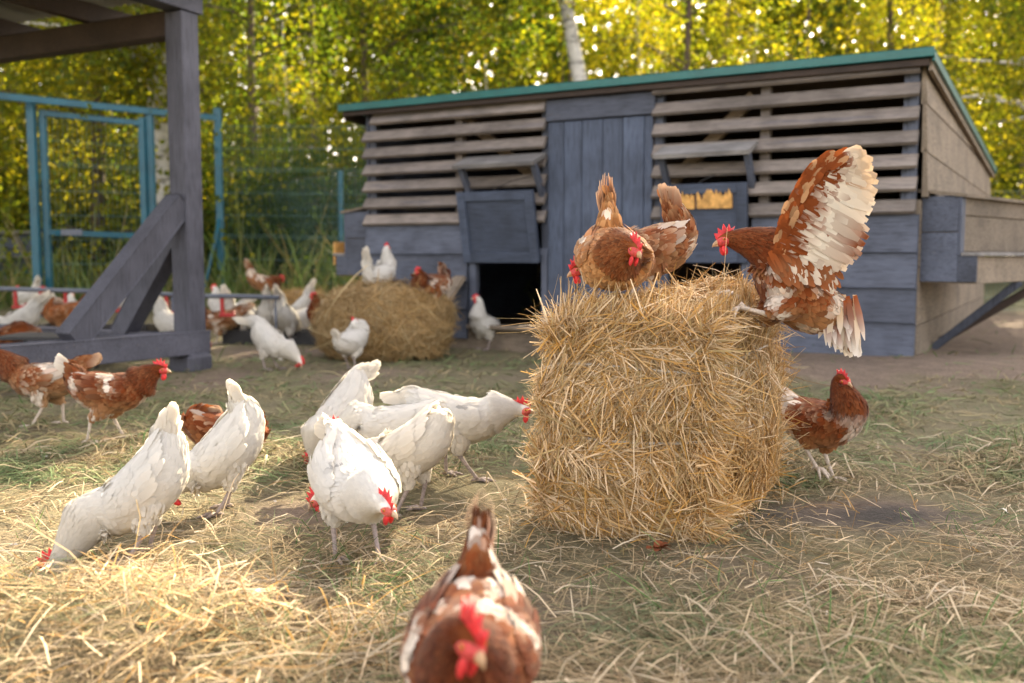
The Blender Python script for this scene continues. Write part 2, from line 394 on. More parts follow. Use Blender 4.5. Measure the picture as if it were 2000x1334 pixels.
        loft_mesh(bm, [P3[i] + (e1[i] * np.cos(ang[:, None]) + e2[i] * np.sin(ang[:, None]) * .8) * rr[i] for i in range(9)])
    me = remesh(bm, .0055 if nf > 500 else .008)
    co = np.zeros(len(me.vertices) * 3, np.float32); me.vertices.foreach_get('co', co); co = co.reshape(-1, 3)
    near = np.argmin(((co[:, None, :] - Cn[None, ::2]) ** 2).sum(-1), axis=1) * 2
    setcol(me, colour(co, tt[near])); me.name = 'body'
    link('body', me, M['skin'], root)
    # -- plumage: overlapping feathers
    qm = QM(); n = nf
    n = int(n * 1.35); t = rs.uniform(.15, nS - 1.5, n * 3); ph = rs.uniform(0, 2 * np.pi, n * 3)
    p, nn, tg, per = flow(t, ph); keep = rs.uniform(0, .19, n * 3) < per * (1 + 1.3 * (t > nb)); t, ph, p, nn, tg = [q[keep] for q in (t, ph, p, nn, tg)]
    m_ = len(t); big = .74 if nf > 1400 else 1.0 if nf > 500 else 1.6; soft = .92 if is_white else .35
    ln = np.interp(t, [0, 2, nb - 1, nb + 1, nb + 3, nS - 1.6], [.05, .048, .040, .036, .026, .011]) * rs.uniform(.75, 1.25, m_) * big
    wd = ln * np.interp(t, [0, 3, nb, nb + 1.5, nS], [.34, .55, .55, .27, .3]) * (1.15 if is_white else 1.0)
    lift = np.interp(t, [0, nb, nS], [.10, .16, .13]) * rs.uniform(.2, 1.5, m_) * (.42 if is_white else 1.0)
    droop = np.array([0, 0, -1.0]) * np.where(t < nb, .25, .1)[:, None]
    d = nrmz(-tg + nn * lift[:, None] + droop * (1 - abs(nn[:, 2:3])) + nrmz(np.cross(tg, nn)) * rs.normal(0, .14, m_)[:, None])
    cA = colour(p, t) * (rs.uniform(.95, 1.04, m_) if is_white else rs.uniform(.55, 1.35, m_))[:, None]; tipk = 0.0 if is_white else kind['tip']
    if is_white: cT = np.minimum(cA * rs.uniform(1.0, 1.05, m_)[:, None], .86)
    else:
        k = (tipk * rs.uniform(0, 1.6, m_))[:, None] * np.where(t > nb + .5, .35, 1)[:, None]; cT = cA * (1 - k) + np.array(kind['pale']) * 1.1 * k
    nd = nrmz(nn - d * (nn * d).sum(-1, keepdims=True))
    qm.add(*strips(p - nn * .0005, d, nd, ln, wd, ln * .05, cA, cT, (.55, 1.0, .85, .25)), vnorm(nd, nn, 4, soft))
    for a0, k1, hk in thigh:                                            # thigh feathers run down to the hock
        q = rs.uniform(0, 1, n // 9); P3 = catmull(np.array([a0, k1, hk]), q * 1.9); an = rs.uniform(0, 6.283, n // 9)
        d0 = nrmz(hk - a0); e1 = nrmz(np.cross(d0, [0, 1, 0])); e2 = np.cross(d0, e1); nn = e1 * np.cos(an)[:, None] + e2 * np.sin(an)[:, None]
        rr = np.interp(q * 1.9, [0, 1, 1.6, 2], [.056, .042, .024, .011]); p = P3 + nn * rr[:, None] * .95
        d = nrmz(d0 - nn * .12 + rs.normal(0, .10, (n // 9, 3))); n0 = nn; nn = nrmz(nn - d * (nn * d).sum(-1, keepdims=True)); cA = colour(p, np.full(n // 9, nb - 3.0)) * rs.uniform(.85, 1.1, n // 9)[:, None]
        qm.add(*strips(p, d, nn, np.interp(q, [0, 1], [.036, .016]) * rs.uniform(.7, 1.2, n // 9) * big, .018 * big, .002, cA, None, (.55, 1, .8, .2)), vnorm(nn, n0, 4, soft))
    link('plumage', qm.mesh('plumage'), FM, root)
    # -- folded wings
    def folded(sd):
        q = QM(); nu, nv = 16, 7; tS, tE = nb - .6, 2.55
        def wp(u, v, off):
            topa = np.interp(u, [0, .2, .6, 1], [28, 48, 62, 62]); bota = np.interp(u, [0, .2, .6, 1], [0, -16, 4, 44])
            ph = np.radians(topa + (bota - topa) * v); ph = ph if sd > 0 else np.pi - ph
            return flow(tS + (tE - tS) * u, ph, off)
        uu, vv = [a.ravel() for a in np.meshgrid(np.linspace(0, 1, nu), np.linspace(0, 1, nv), indexing='ij')]
        edge = np.clip(np.minimum(np.minimum(uu, 1 - uu) * 5, np.minimum(vv, (1 - vv) * 1.4) * 3.2), 0, 1)
        p, _, _, _ = wp(uu, vv, -.004 + .011 * edge ** .6)
        Qd = [[i * nv + j, i * nv + j + 1, (i + 1) * nv + j + 1, (i + 1) * nv + j] for i in range(nu - 1) for j in range(nv - 1)]
        wc = colour(p, np.full(len(p), nb - 2.0)); q.add(p, Qd if sd > 0 else [z[::-1] for z in Qd], wc, wp(uu, vv, 0)[1])
        def put(u, v, ln, wd, lift, off, rise=0.0):
            k = len(u); p, nn, tg, _ = wp(u, v, off); d = nrmz(-tg + nn * np.reshape(lift, (-1, 1)) + np.array([0, 0, 1.0]) * rise + rs.normal(0, .04, (k, 3)))
            n0 = nn; nn = nrmz(nn - d * (nn * d).sum(-1, keepdims=True)); cA = colour(p * 1.0, np.full(k, nb - 2.0)) * (rs.uniform(.95, 1.04, k) if is_white else rs.uniform(.55, 1.35, k))[:, None]
            if is_white: cT = cA * .99
            else:
                kk = (rs.uniform(0, 1, k) ** 2 * kind['tip'] * 2.2)[:, None]; cT = cA * (1 - kk) + np.array([.62, .46, .3]) * kk
            q.add(*strips(p, d, nn, ln, wd, np.asarray(ln) * .04, cA, cT, (.6, 1, .92, .35)), vnorm(nn, n0, 4, soft * .9))
        put(np.linspace(.55, .72, 9), np.linspace(.98, .3, 9), np.linspace(.085, .10, 9), .026, .02, .0045, .08)
        put(np.linspace(.38, .56, 11), np.linspace(1.0, .18, 11), .075, .026, .03, .0065, .03)
        k = max(20, nf // 16); put(rs.uniform(.03, .5, k), rs.uniform(.04, .97, k), rs.uniform(.028, .045, k) * big, .022 * big, .09, .0075)
        return q.mesh('wing')
    for sd in ((1, -1) if not fly else ()): link('wing', folded(sd), FM, root)
    # -- tail
    q = QM(); k = 16; f = np.linspace(-1, 1, k); el = ta + (R(6) - abs(f) * R(14) if is_white else R(10) - abs(f) * R(26))
    base = np.array([B(tr[0] - math.cos(ta) * .035 * (1 if not fly else .6), .012 * g, tr[1] + math.sin(ta) * .035) for g in f])
    dirs = np.array([Bd(-math.cos(e), g * (.16 if not fly else .55), math.sin(e)) for e, g in zip(el, f)]); dirs = nrmz(dirs)
    side = np.array([Bd(math.sin(0), math.copysign(1, g), .0) for g in f]); nn = nrmz(side - dirs * (side * dirs).sum(-1, keepdims=True))
    ln = (tlen * 1.0 + .030) * (1 - .22 * abs(f) ** 2) * rs.uniform(.92, 1.06, k)
    if is_white: cA = np.array(kind['tail']) * rs.uniform(.94, 1.04, (k, 1)); cT = cA * 1.02
    else: cA = np.array(kind['base']) * rs.uniform(.7, 1.2, (k, 1)); cT = cA * .35 + np.array([.72, .55, .38]) * .65 * min(1, kind['tip'] * 3)
    if 'white_tail' in kind: cA = np.array([.72, .62, .5]) * rs.uniform(.6, 1.1, (k, 1)); cT = np.array([.80, .74, .66]) * np.ones((k, 1))
    q.add(*strips(base, dirs, nn, ln, .030, .004, cA, cT, (.6, 1, .95, .4)), vnorm(nn, nn, 4, 0))
    k2 = 60; f2 = rs.uniform(-1, 1, k2); along = rs.uniform(0, .62, k2); el2 = ta + R(4) - abs(f2) * R(16)
    b2 = np.array([B(tr[0] - math.cos(ta) * tlen * a, math.copysign(.018, g) * (1 - a * .6) * fat, tr[1] + math.sin(ta) * tlen * a + (.03 - abs(g) * .055) * (1 - a * .3)) for a, g in zip(along, f2)])
    d2 = nrmz(np.array([Bd(-math.cos(e), g * .1, math.sin(e)) for e, g in zip(el2, f2)]) + rs.normal(0, .06, (k2, 3)))
    s2 = np.array([Bd(0, math.copysign(1, g), .25) for g in f2]); nn2 = nrmz(s2 - d2 * (s2 * d2).sum(-1, keepdims=True))
    c2 = np.array(kind['tail'] if is_white else kind['base']) * rs.uniform(.85, 1.12, (k2, 1)); ct2 = c2 if is_white else c2 * .7 + np.array(kind['pale']) * .3
    q.add(*strips(b2, d2, nn2, .052 * rs.uniform(.7, 1.2, k2), .022, .004, c2, ct2, (.6, 1, .85, .3)), vnorm(nn2, nrmz(s2), 4, .8))
    link('tail', q.mesh('tail'), FM, root)
    # -- head parts
    hf, hs_, hd = lk, None, None
    hs_ = nrmz(S[-2] - hf * (S[-2] @ hf)); hd = np.cross(hf, hs_); ax = np.array([hf, hs_, hd])
    HP = lambda x, y, z: H + hf * x + hs_ * y + hd * z
    def flat(name, V, Q, mat):
        return link(name, mesh_np(name, V, Q), mat, root)
    V, Qe = ellipsoid(HP(.013, 0, -.002), (.0235, .0200, .0168), ax, 16, 10); flat('face', V, Qe, M[kind['face']])
    cs = comb; prof = [(-.030, .012), (-.026, .020), (-.036, .034), (-.020, .030), (-.019, .047), (-.007, .033), (-.001, .052), (.009, .032), (.018, .045), (.021, .026), (.032, .031), (.031, .013), (.029, .004)]
    V = []; n_ = len(prof)
    for i, (x, z) in enumerate(prof):
        xb = -.024 + .050 * i / (n_ - 1); lean = .004 * math.sin(seed * 1.7 + i * .5)
        zt = .010 + (z - .010) * cs
        for y, w_ in ((1, .0035), (-1, .0035)): V.append(HP(xb, y * w_, .0125 - abs(xb) * .12))
        for y, w_ in ((1, .0034), (-1, .0034)): V.append(HP((x + xb) / 2, y * w_ + lean * .5, (zt + .012) / 2))
        for y, w_ in ((1, .0012), (-1, .0012)): V.append(HP(x, y * w_ + lean * cs * 1.4, zt))
    Qc = []
    for i in range(n_ - 1):
        a, b = i * 6, i * 6 + 6
        Qc += [[a, b, b + 2, a + 2], [a + 2, b + 2, b + 4, a + 4], [a + 1, a + 3, b + 3, b + 1], [a + 3, a + 5, b + 5, b + 3], [a + 4, b + 4, b + 5, a + 5]]
    flat('comb', np.array(V), np.array(Qc), M[kind['comb']])
    for sd in (1, -1):
        V, Qe = ellipsoid(HP(.020, .0085 * sd, -.0245 - .004 * cs), (.0095, .0042, .0155 * (.6 + .4 * cs)), ax); flat('wattle', V, Qe, M[kind['comb']])
        V, Qe = ellipsoid(HP(.0165, .0192 * sd, .0035), (.0046, .003, .0046), ax); e = flat('eye', V, Qe, M['iris'])
        V, Qe = ellipsoid(HP(.0168, .0216 * sd, .0035), (.0024, .0013, .0024), ax, 8, 6); pu = link('pupil', mesh_np('pupil', V, Qe), M['pupil'], e)
    bmk = bmesh.new(); bm_tube(bmk, [HP(.024, 0, -.001), HP(.035, 0, -.001), HP(.044, 0, -.0035), HP(.052, 0, -.009)], [.0098, .0075, .0048, .0010], 10)
    bm_tube(bmk, [HP(.026, 0, -.007), HP(.036, 0, -.0075), HP(.045, 0, -.0085)], [.006, .0042, .001], 8); bm_obj('beak', bmk, M[kind['beak']], root, 0, True)
    # -- legs with four toes
    for hk, ft, fd, sd in feet:
        b = bmesh.new(); up = hk + (hk - ft) * .12; bm_tube(b, [up, hk, hk * .5 + ft * .5, ft + (hk - ft) * .1, ft], [.0085, .0085, .0062, .0068, .0075], 9)
        f_ = nrmz(fd); sde = nrmz(np.cross([0, 0, 1.0], f_)); lift = ft[2] > .02
        for a_, l_ in ((-34, .048), (0, .06), (34, .048), (180, .022)):
            dd = f_ * math.cos(R(a_)) + sde * math.sin(R(a_)); cl = np.array([0, 0, -.018 if lift else 0])
            bm_tube(b, [ft, ft + dd * l_ * .45 + [0, 0, .004], ft + dd * l_ * .85 + [0, 0, .0] + cl * .5, ft + dd * l_ * 1.08 + [0, 0, -.003] + cl], [.0065, .0056, .0046, .0012], 7)
        bm_obj('leg', b, M[kind['leg']], root, 0, True)
    return root

# ------------------------------------------------------------------ COOP
CL = np.array([-1.3093, 9.1315]); CU = np.array([.87012, -.49284]); CNV = np.array([.49284, .87012]); CLEN = 4.686; CDEP = 5.6
coop = empty('chicken_coop', (CL[0], CL[1], 0), math.atan2(CU[1], CU[0]))
tag(coop, 'slate blue wooden chicken coop with slatted front and teal roof edge', 'chicken coop')
def cw(u, v, z): return np.array([*(CL + CU * u + CNV * v), z])          # coop coordinates -> world
ZL = lambda v: 2.09 - .055 * v                                            # underside of roof
# slats
for grp, (u0, u1, z0, dz) in enumerate(((.0, 1.845, 1.076, .1485), (2.775, 4.672, 1.085, .156))):
    for k in range(7):
        z = z0 + dz * k; a = u0 + (.09 if (grp == 0 and k == 6) else .0); e = .004 * math.sin(k * 5.1 + grp)
        bm = bmesh.new(); bm_bar(bm, (a, -.05, z + .046), (u1, -.05, z + .046 + e), .022, .104, up=(0, .6, .8)); bm_obj('slat', bm, M['slat'], coop, .004)
# studs and inner frame behind the slats
for u in (.06, .98, 1.82, 2.80, 3.62, 4.60): box('stud', (u - .035, .0, .14), (u + .035, .07, 2.03), M['slat'] if u in (.98, 3.62) else M['paint_z'], coop)
bar('inner_brace', (.95, .12, 2.0), (1.8, .12, 1.35), .05, .08, M['bare_x'], coop); bar('inner_brace', (3.5, .12, 1.98), (2.8, .12, 1.3), .05, .08, M['bare_x'], coop)
# lap boards under the slats
for u0, u1, zs in ((.0, 1.085, (.10, .355, .595, .828, 1.06)), (3.545, 4.692, (.10, .351, .59, .835, 1.07)), (2.775, 2.86, (.10, .351, .59, .835, 1.07))):
    for k, (za, zb) in enumerate(zip(zs, zs[1:])):
        bm = bmesh.new(); bm_bar(bm, (u0, -.03, (za + zb) / 2), (u1, -.03, (za + zb) / 2), .024, zb - za + .022, up=(0, .12, 1)); bm_obj('lap_board', bm, M['paint_x'], coop, .004)
box('skirting', (0, -.012, -.12), (2.77, .02, .195), M['bare_x'], coop); box('skirting', (2.77, -.010, -.12), (4.66, .02, .10), M['bare_x'], coop)
box('door_sill', (1.11, -.10, .185), (1.86, .05, .215), M['bare_x'], coop)
# pop-hole frames
for a, b in ((1.10, 1.165), (1.80, 1.855)): box('pop_hole_jamb', (a, -.035, .20), (b, .03, .80), M['paint_z'], coop)
for a, b in ((2.86, 2.895), (3.475, 3.54)): box('pop_hole_jamb', (a, -.035, .20), (b, .03, .80), M['paint_z'], coop)
box('pop_hole_head', (1.10, -.03, .80), (1.855, .03, .86), M['paint_x'], coop); box('pop_hole_head', (2.86, -.03, .80), (3.54, .03, .86), M['paint_x'], coop)
box('lower_front_board', (2.895, -.022, .10), (3.475, .02, .235), M['paint_x'], coop)
# plank door with header
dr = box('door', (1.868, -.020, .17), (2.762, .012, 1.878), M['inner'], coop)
for a, b in zip((1.866, 2.01, 2.17, 2.35, 2.52, 2.70), (2.005, 2.165, 2.345, 2.515, 2.695, 2.766)): box('door_plank', (a, -.042, .16), (b, -.021, 1.874), M['door'], dr, .004)
box('header_board', (1.852, -.062, 1.882), (2.785, -.030, 2.05), M['paint_x'], coop)
# drop panels propped open
def drop_panel(u0, u1, z0, z1, out):
    M4 = Matrix.Translation((u0, -.05, z0)) @ Matrix.Rotation(math.atan2(out, z1 - z0), 4, 'X'); W_, H_ = u1 - u0, z1 - z0 + .01
    p = box('drop_panel', (.06, -.012, .06), (W_ - .06, .008, H_ - .06), M['panel'], coop, .002, M4)
    for lo, hi in (((0, -.032, 0), (.075, .01, H_)), ((W_ - .075, -.032, 0), (W_, .01, H_)), ((.076, -.030, 0), (W_ - .076, .01, .085)), ((.076, -.030, H_ - .075), (W_ - .076, .01, H_))):
        box('panel_frame', lo, hi, M['panel'], p, .003, M4)
    return p, M4, W_, H_
drop_panel(1.075, 1.80, .748, 1.335, .12)
p2, M4, W_, H_ = drop_panel(2.87, 3.535, .752, 1.33, .07)
for ua, ub in ((.02, .27), (.29, .555)):                                   # paint scraped off down to the strand board
    rs = np.random.RandomState(int(ua * 100)); xs = np.linspace(ua, ub, 26); b = bmesh.new(); lo = []; hi = []
    for x in xs:
        lo.append(b.verts.new(M4 @ Vector((x, -.036, .405 + rs.uniform(-.004, .004))))); hi.append(b.verts.new(M4 @ Vector((x, -.036, .505 + rs.uniform(0, 1) ** 2 * .045 - rs.uniform(0, 1) ** 4 * .04))))
    for i in range(25): b.faces.new((lo[i], lo[i + 1], hi[i + 1], hi[i]))
    r = bmesh.ops.extrude_face_region(b, geom=b.faces[:]); dv = M4.to_3x3() @ Vector((0, .027, 0))
    for v in r['geom']:
        if isinstance(v, bmesh.types.BMVert): v.co += dv
    bm_obj('scraped_patch', b, M['osb'], p2)
# little shelves over the panels with brackets
for u0, u1 in ((1.085, 1.85), (2.86, 3.585)):
    bm = bmesh.new(); bm_bar(bm, (u0, -.16, 1.575), (u1, -.16, 1.578), .025, .235, up=(0, .93, .36)); bm_obj('shelf', bm, M['shelf'], coop, .004)
    for u in (u0 + .04, u1 - .035): bar('shelf_bracket', (u, -.205, 1.545), (u, -.03, 1.29), .035, .05, M['paint_z'], coop)
for u in (1.42, 3.2): tube('wire_hook', [(u - .1, -.10, 1.30), (u, -.12, 1.36), (u + .12, -.06, 1.42), (u + .3, -.05, 1.45)], .004, M['black'], coop, 5)
# side walls: long lap boards stepped under the sloping roof
zs = [.86, 1.10, 1.34, 1.57, 1.80, 2.04]
for k, (za, zb) in enumerate(((1.20, 1.52), (1.50, 1.84), (1.82, 2.07))):
    x0 = CLEN + .012 + .012 * (2 - k)
    b = bmesh.new(); vv = [(0, za), (CDEP, za - .02), (CDEP, min(zb, ZL(CDEP))), (0, min(zb, ZL(0)))]
    if k == 2: vv = [(0, za), ((2.06 - za) / .055, za), (0, min(zb, ZL(0)))]
    f0 = [b.verts.new((x0 + (.02 if z < (za + zb) / 2 else 0), v, z)) for v, z in vv]; f1 = [b.verts.new((x0 - .022, v, z)) for v, z in vv]
    b.faces.new(f0); b.faces.new(f1[::-1]); m_ = len(vv)
    for i in range(m_): b.faces.new((f0[i], f1[i], f1[(i + 1) % m_], f0[(i + 1) % m_]))
    bm_obj('side_board', b, M['bare_y'], coop)
for k, (za, zb) in enumerate(((-.1, .32), (.325, .72), (.725, 1.18))): box('side_board', (CLEN - .022, .0, za), (CLEN + .012, CDEP, zb), M['bare_y'], coop)
box('corner_post', (CLEN - .09, -.012, .10), (CLEN - .024, .08, 2.06), M['paint_z'], coop)
b = bmesh.new(); f0 = [b.verts.new((-.012, v, z)) for v, z in ((0, -.1), (CDEP, -.1), (CDEP, ZL(CDEP) + .005), (0, ZL(0) + .005))]; f1 = [b.verts.new((.012, q.co.y, q.co.z)) for q in f0]
b.faces.new(f0); b.faces.new(f1[::-1])
for i in range(4): b.faces.new((f0[i], f1[i], f1[(i + 1) % 4], f0[(i + 1) % 4]))
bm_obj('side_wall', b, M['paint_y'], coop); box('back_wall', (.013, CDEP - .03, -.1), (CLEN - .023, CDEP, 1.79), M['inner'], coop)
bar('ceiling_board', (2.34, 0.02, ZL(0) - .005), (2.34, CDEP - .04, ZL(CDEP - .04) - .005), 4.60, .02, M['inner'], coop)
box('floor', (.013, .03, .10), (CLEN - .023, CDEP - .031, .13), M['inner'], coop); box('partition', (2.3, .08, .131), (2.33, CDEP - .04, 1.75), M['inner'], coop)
# roof: sheet, teal edge trim
b = bmesh.new()
for (v0, v1) in ((-.13, CDEP + .2),):
    bm_bar(b, (-.21, v0, ZL(v0) + .028), (-.21, v1, ZL(v1) + .028), .02, .03)
b.free()
rf = bmesh.new(); c0 = [(-.20, -.12), (4.75, -.12), (4.75, CDEP + .2), (-.20, CDEP + .2)]
lo = [rf.verts.new((u, v, ZL(v) + .012)) for u, v in c0]; hi = [rf.verts.new((u, v, ZL(v) + .045)) for u, v in c0]
rf.faces.new(lo[::-1]); rf.faces.new(hi)
for i in range(4): rf.faces.new((lo[i], lo[(i + 1) % 4], hi[(i + 1) % 4], hi[i]))
roof = bm_obj('roof', rf, M['teal'], coop)
box('eaves_board', (-.19, -.115, 2.055), (4.735, -.085, 2.10), M['rafter'], roof)
bar('roof_edge_trim', (-.215, -.135, 2.128), (4.765, -.135, 2.140), .018, .062, M['teal'], roof)
bar('verge_trim', (4.76, -.12, ZL(-.12) + .02), (4.76, CDEP + .2, ZL(CDEP + .2) + .02), .016, .07, M['teal'], roof)
bar('verge_board', (4.738, -.08, ZL(-.1) - .03), (4.738, CDEP + .15, ZL(CDEP + .15) - .03), .022, .08, M['bare_y'], roof)
bar('verge_board', (-.19, -.08, ZL(-.1) - .03), (-.19, CDEP + .15, ZL(CDEP + .15) - .03), .022, .08, M['rafter'], roof)
# nest boxes on both ends (the near one with lid, ledge and brace)
def nest_box(s, u0, v0, depth, lidup):
    NM = Matrix.Translation((u0, v0, 0)) @ Matrix.Rotation(R(-15 if s > 0 else 0), 4, 'Z') @ Matrix.Translation((-u0, -v0, 0)); inn = -.55 if s > 0 else .014
    X = lambda d: u0 + s * d
    def bx(nm, a, b, m, par=coop):
        lo = [min(a[i], b[i]) for i in range(3)]; hi = [max(a[i], b[i]) for i in range(3)]; return box(nm, lo, hi, m, par, .003, NM)
    nb_ = bx('nest_box', (X(.014), v0 + .002, .80), (X(.262), v0 + depth - .002, 1.20), M['bare_y'])
    bx('nest_front_board', (X(.013), v0 - .022, .965), (X(.265), v0, 1.205), M['paint_x'], nb_); bx('nest_front_board', (X(.013), v0 - .022, .625), (X(.265), v0, .958), M['paint_x'], nb_)
    bx('nest_front_board', (X(.266), v0 - .020, .625), (X(.39), v0, .80), M['paint_x'], nb_); bx('nest_corner', (X(.266), v0 - .024, .802), (X(.285), v0 + .04, 1.205), M['paint_z'], nb_)
    bx('nest_ledge', (X(.014), v0 + .002, .615), (X(.385), v0 + depth - .002, .796), M['bare_y'], nb_); bx('ledge_lid', (X(.29), v0 - .03, .800), (X(.42), v0 + depth, .825), M['shelf'], nb_)
    b = bmesh.new(); bm_bar(b, (X(.15), v0 - .04, 1.225), (X(.15), v0 + depth, 1.225), .34, .022, up=(s * .14, 0, 1)); bmesh.ops.transform(b, matrix=NM, verts=b.verts[:]); bm_obj('nest_lid', b, M['bare_y'], nb_)
    bx('nest_side_board', (X(.263), v0 + .03, 1.075), (X(.275), v0 + depth - .01, 1.20), M['bare_y'], nb_); bx('nest_side_board', (X(.263), v0 + .03, .83), (X(.270), v0 + depth - .01, 1.065), M['bare_y'], nb_)
    if s > 0:
        bar('nest_brace', NM @ Vector((X(.37), v0 + 1.5, .61)), (X(.02), v0 + 1.2, .12), .05, .05, M['rafter'], nb_); bar('nest_brace', NM @ Vector((X(.37), v0 + .9, .61)), (X(.02), v0 + .8, .10), .05, .05, M['paint_z'], nb_)
    else: bx('open_lid', (X(.42), v0 + .0, .72), (X(.44), v0 + .5, .93), M['osb'], nb_)
nest_box(1, CLEN, .10, 2.6, False); nest_box(-1, 0.0, .03, 1.4, True)

# ramp plank leaning beside the pop hole
rp = bar('ramp_plank', cw(.82, -.55, -.02), cw(1.02, -.06, .62), .16, .028, M['bare_x'], None); tag(rp, 'grey weathered plank leaning on the coop behind the back hay heap', 'plank')

# ------------------------------------------------------------------ SHELTER (left)
PX, PY = -2.245, 6.92
ea, eb = np.array([-.46, -.888]), np.array([-.888, .46])                    # towards the camera, and back to the left
sh = empty('open_shelter', (PX, PY, 0)); tag(sh, 'open timber shelter with grey painted posts and metal roof', 'shelter')
L3 = lambda a, b, z: (ea[0] * a + eb[0] * b, ea[1] * a + eb[1] * b, z)
upa = (ea[0], ea[1], 0)
bar('post', L3(0, 0, .27), L3(0, 0, 2.44), .155, .155, M['post'], sh, .006, upa)
bar('foot_block', L3(0, 0, -.1), L3(0, 0, .13), .23, .23, M['post'], sh, .03, upa)
bar('sill_beam', L3(-.10, 0, .20), L3(3.4, 0, .235), .17, .15, M['post_x'], sh, .006)
bar('sill_beam', L3(-.02, .1, .19), L3(-.02, 3.4, .19), .12, .12, M['post_x'], sh, .006)
bar('brace', L3(.98, .0, .28), L3(.07, .0, 1.16), .12, .155, M['post'], sh, .006)
bar('brace', L3(0, .66, .24), L3(0, .05, 1.02), .12, .14, M['post'], sh, .006)
bar('post', L3(0, 2.55, -.1), L3(0, 2.55, 2.44), .15, .15, M['post'], sh, .006, upa)
bar('post', L3(3.3, 0, .27), L3(3.3, 0, 2.44), .155, .155, M['post'], sh, .006, upa)
bar('top_beam', L3(-.12, 0, 2.53), L3(3.5, 0, 2.62), .15, .16, M['post_x'], sh, .006)
bar('top_beam', L3(0, .08, 2.37), L3(0, 3.6, 2.37), .12, .16, M['rafter'], sh, .006)
for b_ in (.9, 1.9, 2.9): bar('rafter', L3(-.35, b_, 2.53), L3(3.5, b_, 2.62), .07, .13, M['rafter'], sh)
for a_ in (.7, 1.7, 2.7): bar('roof_batten', L3(a_, -.25, 2.66 + .026 * a_), L3(a_, 3.6, 2.66 + .026 * a_), .09, .03, M['rafter'], sh)
na, nb2 = 2, 160; V = []; Q = []
for i in range(na):
    for j in range(nb2):
        a_, b_ = -.4 + 4.1 * i / (na - 1), -.3 + 4.0 * j / (nb2 - 1); V.append(L3(a_, b_, 2.705 + .026 * a_ + .014 * math.sin(b_ * 6.2832 / .08)))
V = np.array(V); Q = np.array([[j, j + 1, nb2 + j + 1, nb2 + j] for j in range(nb2 - 1)])
V2 = np.concatenate([V, V + [0, 0, .004]]); Q2 = np.concatenate([Q[:, ::-1], Q + len(V)])
link('roof_sheet', mesh_np('roof_sheet', V2, Q2), M['roofmetal'], sh)

# ------------------------------------------------------------------ FENCES AND GATE
def wire_panel(name, a, b, z0, z1, parent, step=.05, wv=.0032, wh=.005, rows=None):
    """welded mesh between two ground points: upright wires and pairs of level wires as slim square rods"""
    a = np.array(a, float); b = np.array(b, float); Lg = np.linalg.norm(b - a); n = int(Lg / step); bm_v = []; q = []
    def rod(p, r, wd):
        d = nrmz(np.array(r) - p); s = nrmz(np.cross(d, [.3, .9, .2])); u = np.cross(s, d); o = len(bm_v)
        for e in (p, r):
            for g in ((1, 0), (0, 1), (-1, 0), (0, -1)): bm_v.append(e + (s * g[0] + u * g[1]) * wd / 2)
        for i in range(4): q.append([o + i, o + (i + 1) % 4, o + 4 + (i + 1) % 4, o + 4 + i])
    za, zb = (z0, z0) if not hasattr(z0, '__len__') else z0; ya, yb = (z1, z1) if not hasattr(z1, '__len__') else z1
    for i in range(n + 1):
        f = i / n; p = a + (b - a) * f; rod(np.array([*p, za + (zb - za) * f]), np.array([*p, ya + (yb - ya) * f]), wv)
    for r in (rows or np.arange(0, 1.0001, 1 / 8)):
        for dz in (0, .03) if (rows is None and int(r * 8) % 3 == 0) else (0,): rod(np.array([*a, za + (ya - za) * r + dz]), np.array([*b, zb + (yb - zb) * r + dz]), wh)
    return link(name, mesh_np(name, np.array(bm_v), np.array(q), None, False), M['mesh'], parent)
def gpt(px, Y): return at(px, 500, Y)[:2]
G1, G2, G0 = gpt(72, 11.3), gpt(300, 12.05), gpt(-160, 10.4); G3 = gpt(432, 12.6)
gate = empty('gateway', (*G1, 0)); tag(gate, 'tall blue steel gateway of three posts under one top rail', 'gateway')
W3 = lambda p, z: (p[0] - G1[0], p[1] - G1[1], z)
ZT = [2.60, 2.56, 2.56]
for p, z in ((G1, 2.50), (G2, 2.50), (G3, 2.63), (G0, 2.55)): bar('post', W3(p, -.1), W3(p, z), .07, .07, M['blueSteel'], gate, .006, (1, 0, 0))
bar('top_rail', W3(G0, 2.53), W3(G3, 2.51), .06, .075, M['blueSteel'], gate)
tube('strut', [W3(G3, 1.3), W3(G3 + [-.18, -.5], -.05)], .025, M['blueSteel'], gate)
gl = empty('gate', (*G1, 0)); tag(gl, 'blue steel gate leaf hung with green wire mesh', 'gate')
ga, gb = G1 + (G2 - G1) * .09, G1 + (G2 - G1) * .93
for p in (ga, gb): bar('gate_stile', W3(p, .12), W3(p, 2.43), .055, .055, M['blueSteel'], gl, .006, (1, 0, 0))
for z in (2.40, 1.07, .16): bar('gate_rail', W3(ga, z), W3(gb, z - .03), .05, .065, M['blueSteel'], gl)
wire_panel('gate_mesh', ga - G1, gb - G1, .15, 2.38, gl)
box('gate_latch', (*(ga - G1 + [.18, -.06]), 1.03), (*(ga - G1 + [.42, -.03]), 1.10), M['pipe'], gl)
def fence(name, label, pts, h, group=None):
    t = empty(name, (*pts[0], 0)); tag(t, label, 'fence')
    for p in pts: bar('fence_post', (p[0] - pts[0][0], p[1] - pts[0][1], -.1), (p[0] - pts[0][0], p[1] - pts[0][1], gz1(*p) + h + .04), .06, .045, M['blueSteel'], t, .004, (1, 0, 0))
    for a, b in zip(pts, pts[1:]): wire_panel('mesh_panel', a - pts[0], b - pts[0], (gz1(*a), gz1(*b)), (gz1(*a) + h, gz1(*b) + h), t)
    return t
E1 = np.array(cw(-.05, 3.4, 0)[:2])
fence('mesh_fence', 'tall green wire mesh fence running from the gateway to the coop', [G3, G3 * .5 + E1 * .5, E1], 2.2)
